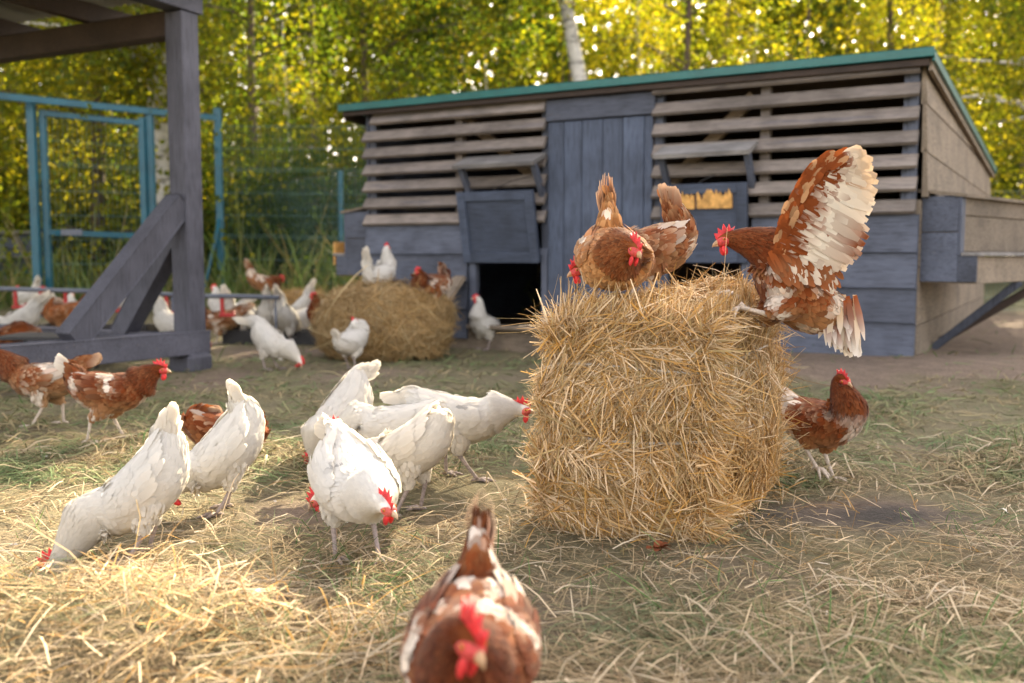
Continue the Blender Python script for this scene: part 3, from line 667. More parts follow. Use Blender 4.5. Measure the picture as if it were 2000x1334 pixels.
fence('mesh_fence', 'lower wire mesh fence with blue posts standing in the weeds beyond', [np.array(q, float) for q in ((-.2, 11.3), (-2.2, 12.9), (-4.06, 15.4), (-5.95, 18.2), (-7.8, 21), (-9.6, 23.9))], 1.62)
fence('mesh_fence', 'wire mesh fence left of the gateway near the grey hutch', [G0, G0 + [-2.4, -.9]], 2.2)
fence('mesh_fence', 'wire mesh fence seen past the right end of the coop', [np.array(q, float) for q in ((5.2, 12.6), (7.6, 12.2), (10.0, 11.8))], 1.5)

# grey hutch far left behind the gateway
hu = empty('hutch', (*gpt(20, 13.8), .15), R(-8)); tag(hu, 'small grey hutch with pale roof boards behind the gateway', 'hutch')
box('hutch_body', (-.7, 0, 0), (.42, .9, .95), M['paint_x'], hu); box('hutch_roof', (-.78, -.1, .955), (.5, 1.0, .995), M['shelf'], hu)
box('hutch_ledge', (-.5, -.14, .62), (.45, -.002, .66), M['shelf'], hu); box('hutch_opening', (-.5, -.012, .05), (.30, -.002, .33), M['inner'], hu); box('hutch_band', (-.7, -.016, .40), (.42, -.002, .45), M['teal'], hu)

# ------------------------------------------------------------------ DRINKER LINE, TROUGHS
def drinker(name, label, a, b, cups):
    a, b = np.array(a), np.array(b); t = empty(name, tuple(a)); tag(t, label, 'drinker'); d = b - a
    tube('pipe', [(0, 0, 0), tuple(d * .5 + [0, 0, .004]), tuple(d)], .021, M['pipe'], t, 10)
    for f in (.04, .96): tube('support_leg', [tuple(d * f), tuple(d * f + np.array([0, 0, gz1(*(a + d * f)[:2]) - (a + d * f)[2] - .02]))], .012, M['pipe'], t)
    for f in cups:
        b_ = bmesh.new(); p = d * f; bm_box(b_, p + [-.016, -.012, -.15], p + [.016, .012, -.015]); bm_box(b_, p + [-.016, -.05, -.178], p + [.115, .02, -.150]); bm_box(b_, p + [.10, -.05, -.1495], p + [.115, .02, -.128])
        bm_obj('cup', b_, M['red'], t, .004)
drinker('drinker_line', 'grey pipe drinker with red cups running behind the shelter braces', at(-30, 563, 9.3), at(352, 576, 9.0), (.16, .29, .42, .54, .65, .75, .93))
drinker('drinker_line', 'short grey pipe drinker ending near the back hay heap', at(372, 578, 8.9), at(545, 581, 8.7), (.36,))
tp = empty('feeding_tray', tuple(at(95, 657, 6.9))); tag(tp, 'flat black feeding tray on thin legs inside the shelter', 'tray')
box('tray', (-.3, -.22, -.01), (.26, .22, .012), M['black'], tp)
for x, y in ((-.26, -.2), (.24, -.2), (-.26, .2), (.24, .2)): box('leg', (x - .012, y - .012, -.26), (x + .012, y + .012, -.011), M['black'], tp)
def trough(label, p, rz, Lg):
    t = empty('feed_trough', (*p, gz1(*p)), rz); tag(t, label, 'trough'); b_ = bmesh.new()
    for y0, y1, z0, z1 in ((-.12, .12, 0, .02), (-.14, -.12, 0, .13), (.12, .14, 0, .13)): bm_box(b_, (-Lg / 2, y0, z0), (Lg / 2, y1, z1))
    bm_obj('trough_body', b_, M['black'], t, .004)
    for x in (-1, 1): box('end_plate', (x * (Lg / 2 + .012) - .012, -.15, -.02), (x * (Lg / 2 + .012) + .012, .15, .15), M['black'], t)
trough('black feed trough on the ground under the white hens', gpt(545, 9.15), R(-4), .95)
trough('dark rail trough lying behind the shelter brace', gpt(190, 9.6), R(-3), 1.0)

# ------------------------------------------------------------------ HAY
STRAWC = np.array([(.56, .38, .18), (.64, .47, .27), (.48, .29, .11), (.72, .57, .38), (.36, .23, .10), (.55, .32, .09), (.40, .30, .14), (.64, .48, .30)])
def pick(rs, pal, n): return pal[rs.randint(0, len(pal), n)] * rs.uniform(.72, 1.25, (n, 1))

def bale(name, label, corners, h, n, seed, lump, strawpal, cat, topf=None, twine=(), lod=1.0, flare=.0, rnd=.35):
    """a lump of straw: dark core plus a coat of single stalks"""
    rs = np.random.RandomState(seed); c = [np.array(q, float) for q in corners]; cen = sum(c) / 4
    t = empty(name, (*cen, 0)); tag(t, label, cat)
    nz, ny = snoise(seed, 5.5), snoise(seed + 1, 15)
    def P(a, b, z):                                                       # a,b in 0..1 over the footprint
        return (c[0] * ((1 - a) * (1 - b))[:, None] + c[1] * (a * (1 - b))[:, None] + c[2] * (a * b)[:, None] + c[3] * ((1 - a) * b)[:, None])
    def shape(s3):
        """cube point (-1..1)^3 -> bale surface"""
        s3 = np.asarray(s3, float); r = np.linalg.norm(s3, axis=1, keepdims=True); q = s3 * (1 - rnd) + nrmz(s3) * rnd * 1.22
        a, b, zz = (q[:, 0] + 1) / 2, (q[:, 1] + 1) / 2, np.clip((q[:, 2] + 1) / 2, 0, 1.2)
        xy = P(a, b, zz) - cen; hh = h if topf is None else topf(a, b)
        xy = xy * (1 + flare * np.clip(.5 - zz, 0, 1)[:, None] ** 1.5); o = np.column_stack([xy, zz * hh])
        for tz in twine: o[:, :2] *= (1 - .075 * np.exp(-((o[:, 2] - tz) / .032) ** 2))[:, None]
        return o * (1 + lump * (nz(o + cen[0]) * .6 + ny(o) * .3))[:, None] * [1, 1, 1]
    g = 26; V = []; Q = []
    for ax_ in range(3):
        for sg in (-1, 1):
            u, v = np.meshgrid(np.linspace(-1, 1, g), np.linspace(-1, 1, g), indexing='ij'); s3 = np.zeros((g * g, 3)); s3[:, ax_] = sg; s3[:, (ax_ + 1) % 3] = u.ravel() * sg; s3[:, (ax_ + 2) % 3] = v.ravel()
            o = sum(len(x) for x in V); V.append(shape(s3) * [.985, .985, .99])
            Q += [[o + i * g + j, o + (i + 1) * g + j, o + (i + 1) * g + j + 1, o + i * g + j + 1] for i in range(g - 1) for j in range(g - 1)]
    V = np.concatenate(V); col = np.array(strawpal).mean(0) * .55 * (1 + .3 * ny(V * 3)[:, None]); link('straw_core', mesh_np('straw_core', V, np.array(Q), col), M['straw'], t)  # core colour darkened to stand for shade in crevices between stalks
    qm = QM()
    faces = [(1, -1, .34), (0, 1, .26), (2, 1, .22), (0, -1, .10), (1, 1, .08)]
    for ax_, sg, fr in faces:
        k = int(n * fr); s3 = np.zeros((k, 3)); s3[:, ax_] = sg; u_, v_ = (ax_ + 1) % 3, (ax_ + 2) % 3
        s3[:, u_] = rs.uniform(-1.0, 1.0, k); s3[:, v_] = rs.uniform(-1.0, 1.0, k)
        e = .03; p = shape(s3); s_u = s3.copy(); s_u[:, u_] += e; s_v = s3.copy(); s_v[:, v_] += e
        du, dv = nrmz(shape(s_u) - p), nrmz(shape(s_v) - p); nn = nrmz(np.cross(du, dv)); nn *= np.sign((nn * p).sum(-1, keepdims=True) + 1e-6) * np.where(ax_ == 2, 1, 1)
        if ax_ == 2: nn[nn[:, 2] < 0] *= -1
        clump = nz(p * 2.2 + 3); an = clump * 2.2 + rs.normal(0, .75, k) + (math.pi / 2 if ax_ != 2 else 0)     # stalks lie in matted bundles
        if ax_ == 2: an = rs.uniform(0, 6.283, k)
        d = du * np.cos(an)[:, None] + dv * np.sin(an)[:, None]; stick = np.abs(rs.normal(0, .11, k)) + (rs.uniform(0, 1, k) < .035) * rs.uniform(.2, .9, k) * (1.3 if ax_ == 2 else .8)
        d = nrmz(d + nn * stick[:, None]); nn = nrmz(nn - d * (nn * d).sum(-1, keepdims=True) + nrmz(np.cross(d, nn)) * rs.normal(0, .5, (k, 1)))
        nn = nrmz(nn - d * (nn * d).sum(-1, keepdims=True)); L_ = rs.gamma(3.2, .028, k) * lod + .035
        depth = -.004 - rs.uniform(0, 1, k) ** 2 * .010
        cc = pick(rs, strawpal, k); gold = np.clip(nz(p * .9 + 7) * 1.4 + .05, 0, 1)[:, None] * .6; cc = cc * (1 - gold) + cc * np.array([1.0, .86, .60]) * gold
        qm.add(*strips(p + nn * depth[:, None] - d * (L_ * .4)[:, None], d, nn, L_, np.where(rs.uniform(0, 1, k) < .68, rs.uniform(.0013, .0030, k), rs.uniform(.0032, .0056, k)) * lod, rs.normal(0, .07, k) * L_, cc, cc * rs.uniform(.8, 1.2, (k, 1)), (.9, 1, .9, .5)))
    o = link('stalks', qm.mesh('stalks'), M['straw'], t); o['kind'] = 'stuff'
    for tz in twine:
        aa = np.linspace(0, 6.283, 60); s3 = np.column_stack([np.cos(aa), np.sin(aa), np.full(60, tz / h * 2 - 1)]); m_ = np.maximum(abs(s3[:, 0]), abs(s3[:, 1])); s3[:, :2] /= m_[:, None]
        q3 = s3.copy(); q3[:, 2] = np.clip(s3[:, 2], -1, 1); tube('twine', [tuple(v * [1.035, 1.035, 1]) for v in shape(q3)], .0042, M['twine'], t, 5)
    return t
def btop(a, b): return .655 + .05 * np.exp(-((a - .75) / .25) ** 2 - ((b - .85) / .3) ** 2) - .015 * (a < .1)
BC = [(.065, 2.84), (.545, 2.68), (.935, 3.40), (.38, 3.58)]
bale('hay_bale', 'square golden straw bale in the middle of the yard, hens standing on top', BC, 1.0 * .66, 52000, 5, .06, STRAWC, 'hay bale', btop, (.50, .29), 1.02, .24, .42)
HAYC = np.array([(.42, .28, .12), (.52, .37, .19), (.33, .21, .09), (.50, .39, .21), (.37, .24, .10)])
hc = np.array([gpt(742, 7.75)[0], 7.85])
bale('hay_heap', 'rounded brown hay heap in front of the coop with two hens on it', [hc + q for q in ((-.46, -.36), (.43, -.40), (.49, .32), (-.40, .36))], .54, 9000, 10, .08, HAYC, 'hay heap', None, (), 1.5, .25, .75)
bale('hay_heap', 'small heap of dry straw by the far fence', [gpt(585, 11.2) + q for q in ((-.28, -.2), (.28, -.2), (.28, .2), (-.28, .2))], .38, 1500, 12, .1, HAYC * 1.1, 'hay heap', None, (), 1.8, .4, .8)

# ------------------------------------------------------------------ GROUND
def axis_pts(lo, hi, f0, f1, step, grow=1.22):
    a = list(np.arange(f0, f1, step)); s = step
    while a[-1] < hi: s *= grow; a.append(a[-1] + s)
    s = step
    while a[0] > lo: s *= grow; a.insert(0, a[0] - s)
    return np.array(a)
gx, gy = axis_pts(-160, 160, -3.2, 3.6, .045), axis_pts(-60, 220, .8, 9.5, .05)
X, Y_ = np.meshgrid(gx, gy, indexing='ij'); Vg = np.column_stack([X.ravel(), Y_.ravel(), gz(X.ravel(), Y_.ravel())]); nx, ny_ = len(gx), len(gy)
ii, jj = np.meshgrid(np.arange(nx - 1), np.arange(ny_ - 1), indexing='ij'); b0 = (ii * ny_ + jj).ravel()
def dirt_mask(x, y):
    """1 where the soil lies bare"""
    n_ = _gn(np.stack([x * 1.7, y * 1.7, 0 * x], -1)) * .5 + _gn2(np.stack([x, y, 0 * x + 2], -1)) * .35
    k = lambda cx, cy, sx, sy: np.exp(-((x - cx) / sx) ** 2 - ((y - cy) / sy) ** 2)
    m = 1.2 * k(-.62, 3.05, .22, .28) + 1.5 * k(1.05, 3.05, .30, .16) + .9 * k(1.9, 2.5, .6, .5) + 1.2 * k(-1.0, 6.6, .3, .35) + 1.2 * k(-2.0, 6.4, .35, .5) + .7 * k(-.2, 2.3, .5, .3)
    m = m + 1.6 * np.clip((y - 5.75 + .35 * n_) / .5, 0, 1) * np.clip((x - .45) / .5, 0, 1) + 1.1 * k(-1.9, 8.2, .8, .5) + .8 * k(-3.4, 5.0, .6, .8)
    return np.clip(m + .85 * n_ - .08, 0, 1)
def muck_mask(x, y): return np.clip(1.3 * np.exp(-((x - 1.12) / .32) ** 2 - ((y - 3.0) / .15) ** 2) + .5 * _gn2(np.stack([x * 2, y * 2, 0 * x], -1)) * np.exp(-((x - 1.1) / .5) ** 2 - ((y - 3.0) / .25) ** 2), 0, 1)
dm = dirt_mask(Vg[:, 0], Vg[:, 1])
dk = muck_mask(Vg[:, 0], Vg[:, 1])
soil = np.array([.225, .165, .12]); litter = np.array([.185, .160, .085]); wild = np.array([.10, .105, .045]); muck = np.array([.05, .042, .036])
far = np.clip((Vg[:, 1] - 11.5) / 2, 0, 1)[:, None]
gc = litter * (1 - dm[:, None]) + soil * dm[:, None]; gc = gc * (1 - dk[:, None]) + muck * dk[:, None]; gc = gc * (1 - far) + wild * far
m, n, b, o = mat_new('yard_soil'); a = n.nodes.new('ShaderNodeAttribute'); a.attribute_name = 'col'; tc = n.nodes.new('ShaderNodeTexCoord')
t1, t2 = noise(n, tc.outputs['Object'], 9, 8, .7), noise(n, tc.outputs['Object'], 70, 6, .7)
c = mix(n, 1.0, a.outputs['Color'], ramp(n, t1, [(.3, (.7,) * 3), (.7, (1.25,) * 3)]), 'MULTIPLY'); c = mix(n, 1.0, c, ramp(n, t2, [(.3, (.65,) * 3), (.7, (1.3,) * 3)]), 'MULTIPLY')
n.links.new(c, b.inputs['Base Color']); b.inputs['Roughness'].default_value = .95; bump(n, b, t2, .02); M['soil'] = m
g_o = link('ground', mesh_np('ground', Vg, np.column_stack([b0, b0 + ny_, b0 + ny_ + 1, b0 + 1]), gc), m); tag(g_o, kind='structure')

def scatter(name, n, yr, spread, seed, pal, Lm, wm, up, cover=None, raise_=.02, lift=.12):
    rs = np.random.RandomState(seed); y = 1 / rs.uniform(1 / yr[1], 1 / yr[0], n); x = rs.uniform(-1, 1, n) * (y * spread + .25)
    keep = (rs.uniform(0, 1, n) < (1 - dirt_mask(x, y) * .86)) & (rs.uniform(0, 1, n) > .93 * muck_mask(x, y)) if cover is None else cover(rs, x, y)
    keep &= rs.uniform(0, 1, n) < .62 + .5 * _gn2(np.stack([x * .8, y * .8, 0 * x + 12], -1)); x, y = x[keep], y[keep]; k = len(x); heap = np.exp(-((x + .8) / .5) ** 2 - ((y - 1.98) / .32) ** 2)
    z = gz(x, y) + rs.uniform(0, 1, k) ** 2 * (raise_ + .05 * heap) + .001
    an = rs.uniform(0, 6.283, k); d = nrmz(np.column_stack([np.cos(an), np.sin(an), rs.normal(0, lift, k) + up])); nn = nrmz(np.column_stack([rs.normal(0, .35, k), rs.normal(0, .35, k), np.ones(k)]))
    nn = nrmz(nn - d * (nn * d).sum(-1, keepdims=True)); cl = _gn(np.stack([x * 2.5, y * 2.5, 0 * x + 5], -1)) + rs.normal(0, .45, k)
    idx = np.clip(((cl + 1.3) / 2.6 * len(pal)).astype(int), 0, len(pal) - 1); cc = pal[idx] * rs.uniform(.65, 1.3, (k, 1))
    L_ = rs.gamma(3.5, Lm / 3.5, k); wd = wm * rs.uniform(.6, 1.4, k) * np.clip(y / 3, .8, 2.2)
    P = np.column_stack([x, y, z]) - d * (L_ * .5)[:, None] * [1, 1, .0]
    P[:, 2] = np.maximum(P[:, 2], gz(P[:, 0], P[:, 1]) + .001)
    V, Q, C = strips(P, d, nn, L_, wd, rs.normal(.04, .10, k) * L_, cc, cc * rs.uniform(.85, 1.15, (k, 1)), (.8, 1, .8, .3))
    o = link(name, mesh_np(name, V, Q, C), M['hay']); tag(o, kind='stuff'); return o
LIT = np.array([(.13, .165, .08), (.18, .20, .10), (.27, .225, .125), (.33, .255, .145), (.38, .29, .17), (.43, .33, .195), (.24, .16, .09), (.50, .40, .25)])
LIT2 = np.array([(.13, .19, .08), (.17, .225, .095), (.25, .245, .12), (.31, .26, .14), (.39, .31, .175)])
scatter('straw_litter', 76000, (1.25, 4.2), .55, 21, LIT, .080, .0027, 0.02)
scatter('straw_litter', 42000, (3.4, 10.5), .58, 22, LIT2, .09, .0036, 0.06)
scatter('loose_straw', 6500, (1.25, 4.5), .55, 23, np.array([(.46, .37, .24), (.52, .43, .30), (.56, .47, .34)]), .12, .0042, .03, raise_=.035)
scatter('hay_pile', 9000, (1.6, 2.45), .55, 24, STRAWC, .12, .0034, .10, lambda rs, x, y: rs.uniform(0, 1, len(x)) < np.exp(-((x + .80) / .46) ** 2 - ((y - 1.98) / .28) ** 2), .05, .3)
scatter('grass', 7500, (1.4, 9), .56, 25, np.array([(.08, .15, .04), (.11, .19, .06), (.14, .2, .07)]), .09, .0030, .55, lambda rs, x, y: (rs.uniform(0, 1, len(x)) < .8) & (_gn(np.stack([x * 1.3, y * 1.3, 0 * x + 9], -1)) > .15), .01, .3)
scatter('straw_litter', 5000, (2.35, 3.75), .55, 27, STRAWC * .9, .10, .003, .04, lambda rs, x, y: rs.uniform(0, 1, len(x)) < 1.2 * np.exp(-((x - .5) / .62) ** 2 - ((y - 3.05) / .5) ** 4), .03, .15)
scatter('loose_feathers', 130, (1.5, 6), .55, 31, np.array([(.75, .72, .66), (.78, .74, .66), (.6, .42, .25)]), .028, .009, .05, raise_=.03)
def weeds(rs, x, y): return (y > 11.6) & (x < 1.0)
scatter('tall_weeds', 26000, (11.6, 24), .62, 26, np.array([(.09, .15, .035), (.13, .19, .045), (.18, .20, .06), (.32, .26, .11)]), .58, .006, 1.6, weeds, .02, .5)

# ------------------------------------------------------------------ TREES
def leaves(rs, cen, sig, per, size, pal, droop=.0):
    k = len(cen) * per; c = np.repeat(cen, per, 0); p = c + rs.normal(0, 1, (k, 3)) * np.repeat(sig, per, 0)
    d = nrmz(rs.normal(0, 1, (k, 3)) + [0, 0, -droop]); u = nrmz(np.cross(d, rs.normal(0, 1, (k, 3)))); s = size * rs.uniform(.6, 1.35, (k, 1))
    V = np.stack([p, p + d * s * .5 + u * s * .36, p + d * s, p + d * s * .5 - u * s * .36], 1).reshape(-1, 3)
    col = np.repeat(pal[rs.randint(0, len(pal), len(cen))], per, 0) * rs.uniform(.7, 1.3, (k, 1))
    return V, np.arange(k * 4).reshape(-1, 4), np.repeat(col, 4, 0)
LEAFC = np.array([(.072, .100, .016), (.088, .116, .018), (.058, .088, .018), (.11, .12, .018), (.098, .112, .02)])
LEAFD = np.array([(.030, .062, .018), (.038, .072, .020), (.028, .055, .02)])
def make_tree(seed, H_, rad, z0, nclump, per, size, pal, bark, trunk_r, lean=(0, 0), weep=0.0, limbs=9):
    """meshes of one kind of tree: (trunk, crown)"""
    rs = np.random.RandomState(seed); b = bmesh.new(); ts = np.linspace(0, 1, 9); sp = np.column_stack([lean[0] * ts + .08 * np.sin(ts * 5 + seed), lean[1] * ts + .08 * np.cos(ts * 4 + seed), ts * H_ - .2])
    sp[:, :2] -= sp[0, :2]; bm_tube(b, sp, list(trunk_r * (1 - ts * .85)), 10); cen = []; sg = []
    for i in range(limbs):
        fl_ = max(.12, z0 / H_); f = fl_ + (.92 - fl_) * rs.uniform(0, 1) ** 1.7; p = np.array([np.interp(f, ts, sp[:, q]) for q in range(3)]); an = rs.uniform(0, 6.283); ln = rad * rs.uniform(.6, 1.05) * math.sin(math.pi * min(1, (f * 1.02)) ** .7) ** .6
        e = p + np.array([math.cos(an), math.sin(an), .35 - weep * .4]) * ln; md = (p + e) / 2 + [0, 0, .12 * ln]; bm_tube(b, [p, md, e], [trunk_r * .35 * (1 - f * .5), trunk_r * .2, .008], 6)
        for _ in range(max(2, nclump // limbs)):
            g_ = rs.uniform(.25, 1.1); q = p * (1 - g_) + e * g_ + rs.normal(0, .35, 3) * [1, 1, .6]; q[2] -= weep * rs.uniform(0, 1.8); q[2] = max(q[2], z0 * rs.uniform(.7, 1.1)); cen.append(q); sg.append(np.array([.26, .26, .26 + weep * .45]) * rs.uniform(.7, 1.4))
    me = bpy.data.meshes.new('trunk'); bmesh.ops.recalc_face_normals(b, faces=b.faces[:]); b.to_mesh(me); b.free(); me.polygons.foreach_set('use_smooth', np.ones(len(me.polygons), bool)); me.materials.append(M[bark])
    V, Q, C = leaves(rs, np.array(cen), np.array(sg), per, size, pal, weep); cr = mesh_np('crown', V, Q, C, False); cr.materials.append(M['leaf']); return me, cr
PROTO = dict(
    birch=make_tree(101, 11.5, 2.3, 2.2, 130, 108, 0.071, LEAFC, 'birch', .15, (.5, 0), .35, 18),
    birch2=make_tree(102, 12.5, 2.5, 1.2, 150, 108, 0.071, LEAFC, 'birch', .14, (-.3, .2), .5, 20),
    aspen=make_tree(103, 12, 2.4, .9, 160, 108, 0.076, LEAFC, 'bark', .075, (.2, .1), .1, 22),
    alder=make_tree(104, 11, 2.6, .6, 170, 108, 0.076, np.concatenate([LEAFC, LEAFD]), 'bark', .08, (-.2, 0), .1, 24),
    dark=make_tree(109, 10.5, 2.6, .5, 190, 116, 0.084, np.concatenate([LEAFD, LEAFD, LEAFC[2:3]]), 'bark', .08, (.2, 0), .1, 24),
    bush=make_tree(105, 2.6, 1.5, .1, 90, 70, .085, LEAFD, 'bark', .04, (0, 0), 0, 14),
    weeping=make_tree(106, 8.5, 2.4, 1.0, 190, 85, .085, LEAFC * 1.2, 'bark', .11, (0, 0), .9, 22),
    leaning=make_tree(107, 13, 2.2, 5.6, 120, 116, 0.076, LEAFC, 'birch', .17, (-2.5, 0), .3, 18),
    upright=make_tree(110, 11.5, 2.2, 3.2, 130, 108, 0.071, LEAFC, 'birch', .17, (.1, 0), .35, 18),
    tall=make_tree(108, 15.5, 2.3, 8.6, 230, 90, .10, LEAFC, 'bark', .09, (.2, .1), .0, 24))  # crown set high to shade the yard and leave low leaves sunlit
def tree(kind, label, x, y, rz, sc, name='birch_tree', group=None):
    t = empty(name, (x, y, gz1(x, y) - .02), rz, sc); tag(t, label, 'shrub' if kind == 'bush' else 'tree', group)
    for nm, me in zip(('trunk', 'crown'), PROTO[kind]):
        o = bpy.data.objects.new(nm, me); COL.objects.link(o); o.parent = t
    return t
FRONT = [('weeping', 185, 14.2, 1.0, 'birch_tree', 'weeping birch with yellow sunlit sprays behind the blue gate'), ('upright', 322, 13.5, 1.0, 'birch_tree', 'birch with peeling white trunk just left of the shelter post'),
         ('weeping', 10, 15.6, 1.0, 'birch_tree', 'drooping birch with yellow leaves at the left edge above the hutch'),
         ('leaning', 1208, 17.2, 1.0, 'birch_tree', 'leaning birch with bright white trunk above the coop roof'), ('aspen', -120, 14.2, 1.0, 'forest_tree', 'leafy tree at the left edge behind the hutch'),
         ('dark', 505, 16.8, 1.05, 'forest_tree', 'dense green tree right of the shelter post beyond the mesh fence'), ('aspen', 720, 17.6, 1.0, 'forest_tree', 'leafy tree above the low left end of the coop roof'),
         ('aspen', 1330, 18.5, 1.05, 'forest_tree', 'leafy tree behind the right half of the coop'), ('alder', 1580, 20.0, .8, 'forest_tree', 'low crowned tree glowing in sun behind the right slats of the coop'),
         ('aspen', 1720, 17.5, .95, 'forest_tree', 'bright yellow green tree behind the high right corner of the coop roof'), ('birch', 2080, 14.6, 1.1, 'birch_tree', 'sunlit birch foliage at the right edge of the yard'), ('dark', 905, 19.6, 1.0, 'forest_tree', 'green tree behind the middle of the coop')]
for i, (k_, px, Yd, s_, nm, lb) in enumerate(FRONT):
    x_, y_ = gpt(px, Yd); tree(k_, lb, x_, y_, i * 2.4 if k_ not in ('upright', 'leaning') else 0, s_, nm)
rs = np.random.RandomState(77)
for i in range(26):                                                         # the wood behind
    row = i % 2; x_ = -15 + i * 1.27 + rs.uniform(-.5, .5); y_ = 23.5 + row * 4.0 + rs.uniform(-1, 1)
    tree(('aspen', 'alder', 'birch2')[i % 3], 'leafy tree of the wood behind the coop, blurred among its neighbours', x_, y_, rs.uniform(0, 6.28), rs.uniform(.60, .72) * (.8 if -6 < x_ < 1 else 1), 'forest_tree', 'trees of the wood behind the coop')
for x_, y_ in ((9.0, 21.6), (11.3, 22.2), (13.6, 21), (16.2, 22), (4.5, 21.8), (1.3, 21.2), (-1.4, 22), (-4.2, 21.4), (13.5, 25.6)): tree('tall', 'tall bare stemmed tree added to shade the yard, crown out of view', x_, y_, x_ * 3, 1.0, 'forest_tree', 'tall trees added behind the coop to shade the yard')  # added as sun blockers; unseen crowns shade the yard, one gap left for sun
for i in range(12):
    px = 60 + i * 62 + rs.uniform(-20, 20) if i < 12 else 2120 + (i - 12) * 60; x_, y_ = gpt(px, rs.uniform(14.2, 16.5) if i < 12 else 14.0)
    tree('bush', 'dark green shrub under the trees beyond the mesh fence', x_, y_, rs.uniform(0, 6.28), rs.uniform(.7, 1.15), 'shrub', 'shrubs beyond the mesh fence')
cen = np.column_stack([rs.uniform(-40, 46, 4600), rs.uniform(34, 46, 4600), rs.uniform(.3, 13.2, 4600)])
V, Q, C = leaves(rs, cen, np.full((4600, 3), .65), 46, .37, np.concatenate([LEAFC, LEAFD]))
tag(link('distant_woods', mesh_np('distant_woods', V, Q, C, False), M['leaf']), kind='stuff')

# ------------------------------------------------------------------ THE FLOCK
def on_ground(px, Y): x, y = gpt(px, Y); return (x, y, gz1(x, y))
RED = brown(); DARK = brown((.19, .045, .010), (.15, .034, .008), (.38, .17, .065), .25, .2)
LIGHT = brown((.38, .145, .04), (.17, .045, .010), (.60, .37, .17), .3, .4); PALE = brown((.22, .056, .0125), (.155, .035, .0075), (.58, .37, .19), .5, .45)
PECK = dict(pitch=-36, head=(.265, 0, .055), look=(.45, 0, -1), tail=58)
# near ones: hpx / tpx are where the photo shows the head and the tip of the tail
hen('brown hen nearest the camera, blurred, walking towards it', on_ground(918, 1.46), 268, brown((.165, .036, .007), (.11, .023, .005), white=.58, tip=.35), 1, head=(.225, .01, .325), look=(.75, .58, -.38), tail=52, tlen=.10, nf=1700, pitch=-2, scale=.96, comb=1.35)
hen('white hen bent low to peck at the near left, head in the hay', on_ground(255, 2.57), 196, WHITE, 2, nf=1900, pitch=-40, hip=.20, hpx=(104, 1104), look=(.9, 0, -.6), tpx=(330, 826), scale=.95, spots=((-.03, .06, .062),))
hen('white hen with upright tail pecking behind the near left hen', on_ground(424, 3.04), 207, WHITE, 3, nf=1600, pitch=-40, hip=.205, hpx=(335, 962), look=(.6, 0, -1), tpx=(466, 782), scale=.95)
hen('brown hen crouching low, half hidden by the white upright tail', on_ground(437, 3.75), 5, brown(white=.25), 4, nf=900, hip=.10, hpx=(489, 838), look=(1, 0, -.3), tpx=(388, 812), legs=((.03, 0), (.0, 0)), pitch=-3, scale=.9)
hen('white hen with black flecked rump pecking beside the green hay ridge', on_ground(664, 3.8), 222, WHITE, 5, nf=1600, pitch=-42, hip=.205, hpx=(610, 898), look=(.45, 0, -1), tpx=(728, 716), scale=.95, spots=((-.09, .06, .03), (-.11, .05, .0), (-.07, .07, -.02), (-.12, .03, .04)))
hen('white hen walking level with its red combed head turned away', on_ground(768, 3.42), 176, WHITE, 6, nf=1500, hpx=(655, 836), look=(.9, -.5, 0), tpx=(893, 815), pitch=-2, spots=((-.01, .03, .065),), scale=.95)
hen('white hen standing in front of the group with lowered head', on_ground(688, 2.58), 296, WHITE, 7, nf=1900, pitch=-16, hpx=(752, 988, .0), look=(.85, .4, -.4), tpx=(634, 826), spots=((.03, -.07, .055),), legs=((.04, 0), (-.02, 0)), fat=1.12, scale=.95)
hen('cream white hen seen from its fluffy rear, pecking left', on_ground(795, 3.03), 166, dict(WHITE, base=(.80, .76, .69)), 8, nf=1700, pitch=-28, hpx=(622, 975, .03), look=(.8, .2, -.7), tpx=(850, 834), fat=1.08, scale=.95)
hen('white hen striding right towards the straw bale', on_ground(893, 3.48), -4, WHITE, 9, nf=1800, pitch=-4, hpx=(1018, 800), look=(1, 0, -.12), tpx=(760, 776), spots=((.05, -.08, .02), (.03, -.075, .035), (.045, -.07, .05)), legs=((-.05, 0), (.075, 0)), scale=1.0)
hen('pale patched brown hen walking left, cut off by the left edge', on_ground(78, 4.62), 184, PALE, 10, nf=1500, hpx=(-14, 690), tpx=(184, 702), pitch=2, legs=((.05, 0), (-.06, 0)), scale=1.0)
hen('brown hen with white thigh patch walking right by the shelter', on_ground(208, 4.24), 1, dict(brown(pale=(.50, .28, .13), white=.5), white_tail=True), 11, nf=1700, hpx=(312, 722), look=(1, 0, -.12), tpx=(122, 708), pitch=2, legs=((.03, 0), (-.09, 0)), scale=1.0, fat=1.06)
hen('white hen pecking right in front of the hay heap', on_ground(525, 6.92), -16, WHITE, 12, nf=600, scale=1.0, pitch=-36, hip=.21, hpx=(585, 706), look=(.45, 0, -1), tpx=(466, 625))
hen('white hen standing upright before the hay heap, facing away', on_ground(684, 6.98), 63, WHITE, 13, nf=600, hpx=(692, 629), look=(1, .2, .1), tpx=(654, 650), pitch=20, scale=.95)
